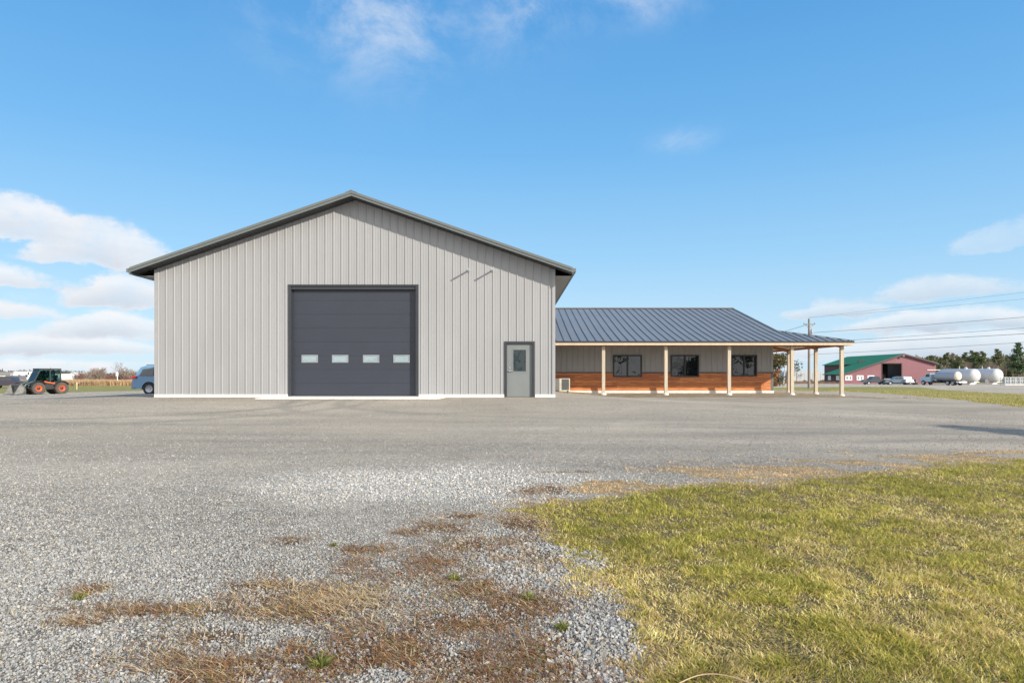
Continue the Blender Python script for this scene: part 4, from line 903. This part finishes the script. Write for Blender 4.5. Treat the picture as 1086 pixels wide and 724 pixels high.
b_, hw_ = body(gv, gvp, [(-1.4,.38),(1.5,.38)], .38, 1.95, 1.2, .15, paint('grey_van_paint',(.16,.15,.17)))
side_glass(gv, hw_, [(-2.0,1.25),(-2.0,1.85),(.9,1.85),(1.4,1.25)], CG); end_glass(gv, hw_, (1.05,2.02),(1.65,1.38), CG, 'windscreen')
for s_ in (-1,1):
    for cx in (-1.4,1.5): wheel(gv, cx, s_*.85, .38, .25, M['tyre'], M['alloy'], s_)
wv = empty('parked_van', 'white van showing behind the rear of the loader', 'van', (wx(63.5,176),176,-1.3), R(180)); wv.scale = (1.15,1.15,1.2)
b_, hw_ = body(wv, gvp, [(-1.4,.38),(1.5,.38)], .38, 1.95, 1.2, .15, M['white'])
side_glass(wv, hw_, [(-.2,1.25),(-.2,1.85),(.9,1.85),(1.4,1.25)], CG); end_glass(wv, hw_, (1.05,2.02),(1.65,1.38), CG, 'windscreen')
for s_ in (-1,1):
    for cx in (-1.4,1.5): wheel(wv, cx, s_*.85, .38, .25, M['tyre'], M['alloy'], s_)
gh = empty('greenhouse', 'long pale white greenhouse behind the porch posts and pole', 'building', (wx(858,225),225,-1.3))
p = MB(); gp_ = [(-5.3,-.2)]+[(-5.3*math.cos(a), 2.9+.9*math.sin(a)) for a in np.linspace(.0,math.pi,13)]+[(5.3,-.2)]
p.prism(gp_,0,14); p.build('cover', mat('white_film',(.38,.40,.43),.5), gh, smooth=True)
p = MB()
for k in range(9): X_ = -5.2+k*1.3; p.box(X_-.05,X_+.05,-.06,-.01,-.1,3.0)
p.build('frame', mat('grey_hoops',(.45,.47,.5),.5), gh)

# ------------------------------------------------------------------ TREES
def branchy(seed, H, levels, spread, r0, nsub, droop=0., stems=1, start=.25, len_f=.55):
    rr = random.Random(seed); T = MB(); C = MB()
    def rec(p, d, L, r, lv):
        q = p; pts = [p]; rad = [r]; seg = 3 if lv < levels else 2
        for i in range(seg):
            d = (d+Vector((rr.uniform(-1,1),rr.uniform(-1,1),rr.uniform(-.6,.8)-droop))*.16).normalized(); q = q+d*L/seg; pts.append(q); rad.append(r*(1-.75*(i+1)/seg))
        (T if lv == 0 else C).tube(pts, rad, 5 if lv < 1 else 3, False)
        if lv < levels:
            k = nsub if lv else int(nsub*1.8)
            for i in range(k):
                t = start+(1-start)*(i+rr.random())/k if lv == 0 else .2+.8*(i+rr.random())/k
                j = min(int(t*seg), seg-1); bp = pts[j].lerp(pts[j+1], t*seg-j)
                ax = Vector((rr.uniform(-1,1),rr.uniform(-1,1),rr.uniform(-.2,.6))); ax = (ax-d*ax.dot(d)*.6).normalized()
                nd = (d*(1-spread)+ax*spread).normalized()
                rec(bp, nd, L*len_f*(1.15-.55*t)*rr.uniform(.75,1.2), max(r*(1-.7*t)*.5,.03), lv+1)
    for s_ in range(stems):
        a = rr.uniform(0,6.28); off = Vector((math.cos(a),math.sin(a),0))*(.35*rr.random()*(stems > 1))
        d = Vector((off.x*1.4+rr.uniform(-.06,.06),off.y*1.4+rr.uniform(-.06,.06),1)).normalized()
        rec(off-Vector((0,0,.1)), d, H*rr.uniform(.75,1) if stems > 1 else H, r0, 0)
    return T, C
def clumps(seed, fn, n, s, cols):
    """leaf-sized faces scattered through a crown volume; fn(rng) -> point"""
    rg = np.random.default_rng(seed); V = np.empty((n,4,3)); C = np.empty((n,4,3))
    for i in range(n):
        p, sc, cc = fn(rg); a = rg.normal(size=3); a /= np.linalg.norm(a); b = np.cross(a, rg.normal(size=3)); b /= np.linalg.norm(b)
        L = s*sc*(.6+.8*rg.random()); W = L*.45
        V[i,0] = p-a*L; V[i,1] = p-b*W; V[i,2] = p+a*L; V[i,3] = p+b*W; C[i] = cc
    return V.reshape(-1,3), np.arange(n*4).reshape(n,4), C.reshape(-1,3)
BARK = mat('grey_brown_bark',(.17,.13,.11),.9,var=.2); PALEBARK = mat('pale_trunk_bark',(.36,.29,.22),.9,var=.2)
TWIG = mat('brown_twigs',(.185,.125,.10),.9,var=.2); TWIGR = mat('reddish_twigs',(.20,.11,.095),.9,var=.25); TWIGG = mat('pale_grey_twigs',(.27,.215,.18),.9,var=.2)
LEAF = vcmat('needles_and_leaves',.75,.2,.15)
def tree(name, label, cat, X, Y, group, T, tm, crown, scale=1, z=None):
    o = empty(name, label, cat, (X,Y,-1.3 if z is None else z), random.uniform(0,6.28), group); o.scale = (scale,)*3
    T.build('trunk', tm, o, smooth=True)
    if isinstance(crown, tuple) and isinstance(crown[0], MB): crown[0].build('crown', crown[1], o)
    else: fast_mesh('crown', crown[0], [crown[1]], LEAF, crown[2], parent=o)
    return o
def pine(seed, H, bare, wide, hue):
    rg = random.Random(seed); T = MB(); T.tube([(0,0,-.3),(.05,.02,H*.5),(0,.05,H*.97)],[H*.018,H*.012,.02],7)
    whorls = []
    z = H*bare
    while z < H*.98:
        f = (z-H*bare)/(H*(1-bare)); rad = wide*(1-f)**.8*rg.uniform(.65,1.15)+.15
        for k in range(rg.randint(4,6)):
            a = rg.uniform(0,6.28); d = Vector((math.cos(a),math.sin(a),rg.uniform(-.15,.35)))
            whorls.append((Vector((0,0,z)), d, rad)); 
            T.tube([(0,0,z),Vector((0,0,z))+d*rad],[.04,.012],3,False)
        z += H*.035*rg.uniform(.7,1.4)
    def fn(g):
        o, d, rad = whorls[g.integers(len(whorls))]; t = g.random()**.7
        p = np.array(o)+np.array(d)*rad*t+g.normal(size=3)*(.10+.12*rad*t)*np.array((1,1,.6))
        c = np.array(hue)*(.6+.8*g.random()); return p, .7+.5*(1-t), c
    return T, clumps(seed, fn, 2600, .28 if H > 5 else .2, None)
def leafy(seed, H, wide, cols, zlo=.12, n=3000):
    T, C = branchy(seed, H*.9, 2, .6, H*.022, 6, start=.15)
    T.v += C.v and []; 
    rg0 = random.Random(seed); blobs = [(rg0.gauss(0,wide*.45),rg0.gauss(0,wide*.45),H*(zlo+(.92-zlo)*rg0.random()),wide*rg0.uniform(.22,.5)) for _ in range(22)]
    def fn(g):
        b = blobs[g.integers(len(blobs))]; v = g.normal(size=3); v /= np.linalg.norm(v); r_ = b[3]*g.random()**.4
        p = np.array(b[:3])+v*r_; p[2] = max(p[2],.1); c = np.array(cols[(int(b[3]*1e4))%len(cols)])*(.6+.8*g.random()); return p, 1., c
    return T, clumps(seed, fn, n, .2, None)

protos = {}
for i,(H,bare,wide) in enumerate(((9.5,.42,2.1),(11,.5,2.3),(8.5,.25,2.2))):
    T, c = pine(100+i,H,bare,wide,((.115,.15,.07),(.15,.165,.08),(.095,.14,.075))[i])
    protos['pine',i] = tree('pine_tree','x','tree',0,0,None,T,PALEBARK if i < 2 else BARK,c)
for i,(H,mt) in enumerate(((8.5,TWIGG),(9.5,TWIG))):
    T, C = branchy(200+i,H*.8,3,.62,H*.016,6,start=.25)
    protos['bare',i] = tree('bare_tree','x','tree',0,0,None,T,PALEBARK if i == 0 else BARK,(C,mt))
for i,(H,mt) in enumerate(((3.8,TWIG),(3.4,TWIGR),(4.4,TWIGG))):
    T, C = branchy(300+i,H*.85,2,.5,.05,7,stems=7,start=.12,len_f=.5)
    protos['shrub',i] = tree('bare_shrub','x','shrub',0,0,None,T,mt,(C,mt))
used = set()
def plant(kind, i, label, X, Y, s=1, group=None, sz=1.):
    p = protos[kind,i]; o = p if (kind,i) not in used else copy_tree(p); used.add((kind,i))
    o.location = (X,Y,-1.3); o.rotation_euler = (0,0,random.uniform(0,6.28)); o.scale = (s,s,s*sz); o['label'] = label
    if group: o['group'] = group
    return o
rr = random.Random(5)
# right-hand wood
u_ = 972
while u_ < 1100:
    Y = rr.uniform(205,255); X = wx(u_,Y)
    kind, i = rr.choice([('pine',0),('pine',1),('bare',0),('bare',0),('pine',1),('bare',1),('pine',2)] if u_ < 1045 else [('bare',0),('bare',1),('bare',0),('bare',1),('bare',0),('pine',2),('pine',0)])
    s = rr.uniform(.72,.98)*(1.0 if u_ > 1000 else .85); 
    lab = {('pine',0):'dark pine with bare pale trunk in the wood behind the tanks',('pine',1):'tall thin crowned pine in the wood behind the tanks',('pine',2):'dense dark conifer in the wood behind the tanks',('bare',0):'leafless pale grey tree in the wood behind the tanks',('bare',1):'leafless brown tree in the wood behind the tanks'}[kind,i]
    plant(kind,i,lab,X,Y,s*Y/230,'trees of the wood behind the tanks'); u_ += rr.uniform(1.3,2.6)
plant('pine',2,'tallest dark conifer at the right edge of the wood',wx(1080,205),205,1.42)
plant('pine',1,'tall conifer standing left of the tallest one',wx(1058,215),215,.98)
# left brush line
u_ = -12
while u_ < 172:
    Y = rr.uniform(172,215); X = wx(u_,Y); i = rr.choice((0,1,1,2,0))
    s = rr.uniform(.75,1.1)*(.55 if u_ < 84 else 1.)
    plant('shrub',i,('leafless brown shrub in the brush line beyond the field','low leafless reddish shrub in the brush line beyond the field','pale leafless shrub in the brush line beyond the field')[i],X,Y,s,'leafless shrubs of the brush line'); u_ += rr.uniform(1.9,3.4)
plant('bare',1,'slender leafless tree rising above the brush line',wx(127.5,190),190,.62,None)
# behind the porch
T, c = leafy(400,6.6,2.6,((.06,.075,.03),(.09,.085,.035),(.13,.10,.045),(.05,.07,.03))); tree('bushy_tree','bushy olive green tree behind the corner of the office wing','tree',wx(827,135),135,None,T,BARK,c)
T, c = leafy(401,3.4,1.2,((.33,.15,.06),(.26,.12,.06),(.20,.11,.05)),n=900); tree('rust_bush','rust coloured bush beside the olive green tree','bush',wx(820.5,128),128,None,T,BARK,c)
plant('bare',1,'leafless brown tree between the porch posts',wx(845,190),190,.52)
T, C = branchy(410,5.,3,.6,.12,6); 
for uu, lab, k in ((838,'low leafless shrub right of the leaning pole',0),(848,'brown shrub before the left end of the greenhouse',1),(856,'brown shrub before the middle of the greenhouse',0),(865,'reddish shrub before the right end of the greenhouse',1),(873,'brown shrub left of the red barn annex',0),(882,'pale shrub left behind the red barn annex',2)):
    plant('shrub',k,lab,wx(uu,180),180+rr.uniform(-4,4),.36)

# standing dry reeds beyond the mown field
n = 26000; yy = 140+34*rng.random(n)**1.5; uu = -30+215*rng.random(n); xx = (uu-543)/724*yy
hq = .6+.9*fbm(xx*.12,yy*.12,91)+.3*rng.random(n)
blades('dry_reeds', xx, yy, hq, .05+.05*rng.random(n), R(25)*rng.random(n), rng.random(n)*6.28, lerp((.42,.27,.15),(.62,.45,.27),rng.random(n))*(.75+.5*fbm(xx*.2,yy*.2,92))[:,None], GB)
n = 9000; yy = 172+20*rng.random(n); uu = 812+85*rng.random(n); xx = (uu-543)/724*yy
blades('dry_weeds', xx, yy, .35+.5*rng.random(n), .05+.05*rng.random(n), R(30)*rng.random(n), rng.random(n)*6.28, lerp((.30,.19,.13),(.44,.31,.21),rng.random(n)), GB)
# tufts on the verge across the yard and along the porch edge
n = 110000; yy = 24+70*rng.random(n)**1.6; xx = yy*(.25+.56*rng.random(n)); vs = poly_sd(xx,yy,VERGE)+1.6*(fbm(xx*.35,yy*.35,51)-.5); k = (vs > -.3) & (rng.random(n) < .25+1.1*fbm(xx*.7,yy*.7,57)-.2)
xx, yy, vs = xx[k], yy[k], vs[k]; n = len(xx); pt = fbm(xx*.35,yy*.35,58); r = rng.random(n)
col = np.where((r < .3+1.3*(pt-.4))[:,None], lerp((.20,.22,.04),(.40,.38,.08),rng.random(n)), lerp((.46,.36,.14),(.70,.56,.28),rng.random(n)))
blades('verge_grass', xx, yy, (.05+.09*rng.random(n))*(.6+.8*pt), .016+.014*rng.random(n), R(20)+R(50)*rng.random(n), rng.random(n)*6.28, col, GB)
n = 9000; yy = rng.normal(34.2,.9,n); xx = 2.5+19*rng.random(n); k = rng.random(n) < np.clip(4*(fbm(xx*.9,yy*1.3,59)-.52),0,1); xx, yy = xx[k], yy[k]; n = len(xx)
blades('porch_weeds', xx, yy, .04+.07*rng.random(n), .012+.012*rng.random(n), R(40)+R(42)*rng.random(n), rng.random(n)*6.28, lerp((.26,.17,.09),(.55,.42,.22),rng.random(n)), GB)
# far woods on the horizon
n = 30000; az = R(-44)+R(88)*rng.random(n); dd = 620+160*rng.random(n); prof_ = fbm(az*40,az*0,95)*5+2
zz = -1.3+prof_*rng.random(n)**.6; Vc = np.stack([np.sin(az)*dd,np.cos(az)*dd,zz],-1)
A_ = rng.normal(size=(n,3))*1.3; B_ = rng.normal(size=(n,3))*1.1
V = np.stack([Vc-A_*.5,Vc+A_*.5,Vc+B_],1); fast_mesh('far_woods', V.reshape(-1,3), [np.arange(n*3).reshape(n,3)], LEAF, np.repeat(lerp((.10,.09,.085),(.17,.145,.13),rng.random(n)),3,0), kind='stuff')
n = 20000; uu = 968+150*rng.random(n); yy = 262+40*rng.random(n); xx = (uu-543)/724*yy
hh_ = (6.4+5.0*fbm(uu*.09,uu*0+.5,96))*rng.random(n)**.75; Vc = np.stack([xx,yy,-1.3+hh_],-1)
A_ = rng.normal(size=(n,3))*np.array([[.5,.5,.9]]); B_ = rng.normal(size=(n,3))*.6
V = np.stack([Vc-A_*.5,Vc+A_*.5,Vc+B_],1); ever = (rng.random(n) < .25+.45*(fbm(uu*.12,uu*0+3.5,97)))[:,None]*(hh_ > 2.2)[:,None]
cw = np.where(ever, lerp((.07,.10,.05),(.13,.15,.08),rng.random(n)), lerp((.19,.14,.115),(.31,.25,.21),rng.random(n)))
fast_mesh('background_woods', V.reshape(-1,3), [np.arange(n*3).reshape(n,3)], LEAF, np.repeat(cw,3,0), kind='stuff')
# evergreens off to the right, whose pointed shadows reach the yard, and trees across the road mirrored in the panes
for (X,Y,H,i) in ((17.7,11.2,4.3,0),(18.0,10.2,4.2,1)):
    T, c = pine(500+i,H,.05,2.4,(.04,.07,.03)); tree('young_conifer',('slim young conifer standing off the right side of the yard','second slim conifer, farther from the yard edge')[i],'tree',X,Y,None,T,BARK,c,z=g1(X,Y))
for (X,Y,s) in ((-18,-75,1.0),(-45,-90,1.2),(24,-76,1.05),(35.5,-74,.9),(39.5,-80,.7),(49,-76,1.1),(53,-79,.9)):
    plant('pine' if X in (24,49,53) else 'bare',1,'dark pine across the road behind the viewpoint' if X in (24,49,53) else 'leafless tree across the road behind the viewpoint',X,Y,s,'roadside trees behind the viewpoint')

# ------------------------------------------------------------------ LIGHT AND SKY
sunv = Vector((1.3,-1.0,.735)).normalized(); el = math.asin(sunv.z)
sl = bpy.data.lights.new('sun','SUN'); sl.energy = 4.6; sl.angle = R(.55); sl.color = (1,.925,.80)
so = bpy.data.objects.new('sun', sl); COL.objects.link(so); so.rotation_euler = (-sunv).to_track_quat('-Z','Y').to_euler(); so.location = (40,-30,40)
W = bpy.data.worlds.new('World'); S.world = W; W.use_nodes = True; n = W.node_tree.nodes; l = W.node_tree.links
sky = n.new('ShaderNodeTexSky'); sky.sky_type = 'NISHITA'; sky.sun_disc = False; sky.sun_elevation = el
sky.sun_rotation = math.atan2(sunv.x, sunv.y); sky.altitude = 100; sky.air_density = 1.0; sky.dust_density = .35; sky.ozone_density = 2.2
def MA(op, a, b=0., c=None, clamp=False):
    k = n.new('ShaderNodeMath'); k.operation = op; k.use_clamp = clamp
    for i,v in enumerate((a,b) if c is None else (a,b,c)):
        if isinstance(v,(int,float)): k.inputs[i].default_value = v
        else: l.new(v, k.inputs[i])
    return k.outputs[0]
tc = n.new('ShaderNodeTexCoord'); sp = n.new('ShaderNodeSeparateXYZ'); l.new(tc.outputs['Generated'], sp.inputs[0])
az = MA('ARCTAN2', sp.outputs[0], sp.outputs[1]); elv = MA('ARCSINE', sp.outputs[2])
def sstep(v, a, b):
    k = n.new('ShaderNodeMapRange'); k.interpolation_type = 'SMOOTHSTEP'; l.new(v, k.inputs[0]); k.inputs[1].default_value = a; k.inputs[2].default_value = b; return k.outputs[0]
def gauss(a0, sa, e0, se):
    p = MA('POWER', MA('ABSOLUTE', MA('DIVIDE', MA('SUBTRACT', az, R(a0)), R(sa))), 2); q = MA('POWER', MA('ABSOLUTE', MA('DIVIDE', MA('SUBTRACT', elv, R(e0)), R(se))), 2)
    return MA('POWER', 2.718, MA('MULTIPLY', MA('ADD', p, q), -1))
def cnoise(el_in, sx, sy, seed, det=7, rough=.55, dist=.2):
    c = n.new('ShaderNodeCombineXYZ'); l.new(MA('MULTIPLY', az, sx), c.inputs[0]); l.new(MA('MULTIPLY', el_in, sy), c.inputs[1]); c.inputs[2].default_value = seed
    k = n.new('ShaderNodeTexNoise'); k.inputs['Scale'].default_value = 1; k.inputs['Detail'].default_value = det; k.inputs['Roughness'].default_value = rough; k.inputs['Distortion'].default_value = dist
    l.new(c.outputs[0], k.inputs['Vector']); return k.outputs[0]
def total(*t):
    s_ = t[0]
    for q in t[1:]: s_ = MA('ADD', s_, q)
    return s_
# cumulus cells with level grey bases and lumpy tops: (azimuth, half width, base, height, weight, greyness)
n1 = cnoise(elv, 9., 15., 3.2, 8, .6, .1); n2 = cnoise(elv, 16., 26., 8.1, 6, .6, .1); n3 = cnoise(elv, 5., 30., 12.7, 6, .6, .2)
n4 = cnoise(elv, 40., 60., 5.5, 6, .65, .1)
ew = MA('ADD', elv, MA('MULTIPLY', MA('SUBTRACT', n2, .5), R(1.6))); aw = MA('ADD', az, MA('MULTIPLY', MA('SUBTRACT', n1, .5), R(9)))
CELLS = [(-37.5,7.5,9.0,3.6,1,.35),(-30.8,4.6,7.7,3.4,1,.40),(-38,5,6.0,1.7,.8,.5),(-29.8,4.2,4.9,2.6,1,.55),(-30.2,4.0,2.7,2.2,1,.5),(-36.5,4,3.6,1.6,.7,.5),(-34,9,1.4,1.7,.85,.75),(-33,9,.2,1.3,.6,.4),
         (38,4.5,8.3,2.4,.62,.45),(31.5,7.5,5.3,1.9,.72,.75),(25.5,4.5,4.4,1.5,.8,.8),(33,7,3.1,1.9,.95,.8),(34,10,1.0,2.4,.95,.85),(24,7,1.2,1.6,.7,.6)]
prof_sum = None; grey_sum = None
opac = None
for (a0, sa, eb, hh, wt, gr_) in CELLS:
    q = MA('DIVIDE', MA('SUBTRACT', aw, R(a0)), R(sa)); q = MA('POWER', 2.718, MA('MULTIPLY', MA('MULTIPLY', q, q), -1))
    t = MA('DIVIDE', MA('SUBTRACT', ew, R(eb)), MA('MULTIPLY', MA('ADD', MA('MULTIPLY', q, .8), .3), R(hh)))
    p = MA('MULTIPLY', MA('MULTIPLY', sstep(t, -.12, .16), MA('SUBTRACT', 1., sstep(t, .35, 1.25))), MA('MULTIPLY', q, wt))
    g = MA('MULTIPLY', p, MA('MULTIPLY', MA('SUBTRACT', 1., sstep(t, .05, .75)), gr_))
    oq = MA('MULTIPLY', p, (.86 if a0 < 0 else .30 if eb > 8 else .56 if eb > 3.5 else .72)*1.0)
    opac = oq if opac is None else MA('MAXIMUM', opac, oq)
    prof_sum = p if prof_sum is None else MA('MAXIMUM', prof_sum, p); grey_sum = g if grey_sum is None else MA('MAXIMUM', grey_sum, g)
d_front = total(MA('MULTIPLY', prof_sum, 1.05), MA('MULTIPLY', MA('SUBTRACT', n1, .5), .85), MA('MULTIPLY', MA('SUBTRACT', n3, .5), .7), MA('MULTIPLY', MA('SUBTRACT', n2, .5), .85), MA('MULTIPLY', MA('SUBTRACT', n4, .5), .5))
a_front = MA('MULTIPLY', sstep(d_front, .22, .62), sstep(prof_sum, .03, .3))
# broad broken cloud added behind the viewpoint, out of view, to fill shaded walls
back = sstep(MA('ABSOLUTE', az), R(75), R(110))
a_fill = MA('MULTIPLY', MA('MULTIPLY', sstep(cnoise(elv, 2.4, 5., 31., 7), .32, .5), back), sstep(MA('SUBTRACT', R(62), elv), 0., R(20)))
a_front = MA('MULTIPLY', MA('MULTIPLY', a_front, MA('DIVIDE', opac, MA('ADD', prof_sum, .0001))), MA('ADD', .62, MA('MULTIPLY', MA('SUBTRACT', MA('ADD', n2, MA('MULTIPLY', n4, .6)), .45), 1.1)), None, True)
alpha = MA('MAXIMUM', a_front, a_fill)
shade = MA('ADD', MA('MULTIPLY', grey_sum, 1.15), MA('ADD', MA('MULTIPLY', MA('SUBTRACT', n3, .44), .6), MA('MULTIPLY', MA('SUBTRACT', n2, .5), .7)), None, True)
# thin high wisps
wc = total(MA('MULTIPLY', gauss(-11,8,27.5,4), .30), MA('MULTIPLY', gauss(2,4,28.5,2.5), .24), MA('MULTIPLY', gauss(11,5,28.5,1.6), .24), MA('MULTIPLY', gauss(14,2.4,18.5,.8), .2))
wisp = MA('MULTIPLY', MA('MULTIPLY', sstep(cnoise(elv, 8., 11., 20., 9, .66, .3), .36, .80), MA('MULTIPLY', wc, 3.2, None, True)), .75)
def mixc(f, a, b):
    k = n.new('ShaderNodeMix'); k.data_type = 'RGBA'
    l.new(f, k.inputs[0])
    for s_,v in ((6,a),(7,b)):
        if isinstance(v, tuple): k.inputs[s_].default_value = (*v,1)
        else: l.new(v, k.inputs[s_])
    return k.outputs[2]
SKYS = .10
gr = n.new('ShaderNodeValToRGB'); l.new(MA('DIVIDE', elv, R(90)), gr.inputs[0]); e_ = gr.color_ramp.elements
stops = ((0,(.60,.775,.92)),(4,(.50,.735,.93)),(9.5,(.33,.63,.92)),(18,(.17,.475,.86)),(29,(.092,.35,.75)),(90,(.05,.21,.56)))
while len(e_) < len(stops): e_.new(.5)
for q, (dg, cc) in zip(e_, stops): q.position = dg/90; q.color = (*[min(v,1) for v in cc],1)
k = n.new('ShaderNodeVectorMath'); k.operation = 'SCALE'; l.new(gr.outputs[0], k.inputs[0]); k.inputs['Scale'].default_value = 7.8
class hs: outputs = [mixc(MA('ADD', .86, 0.), sky.outputs[0], k.outputs[0])]
cl = mixc(shade, (6.9,6.95,7.1), (3.9,4.35,5.1))
c = mixc(wisp, hs.outputs[0], (6.4,6.6,6.9)); cl = mixc(back, cl, (11.,11.,11.2)); c = mixc(MA('MULTIPLY', alpha, .96), c, cl)  # added rear cloud made brighter than the rest, for more fill light
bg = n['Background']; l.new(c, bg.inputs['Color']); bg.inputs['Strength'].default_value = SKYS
S.view_settings.view_transform = 'Standard'; S.view_settings.look = 'None'; S.view_settings.gamma = 1; S.view_settings.exposure = .47; S.view_settings.use_curve_mapping = False
S.cycles.use_denoising = True; S.cycles.max_bounces = 6; S.cycles.transparent_max_bounces = 8
S.cycles.use_adaptive_sampling = True
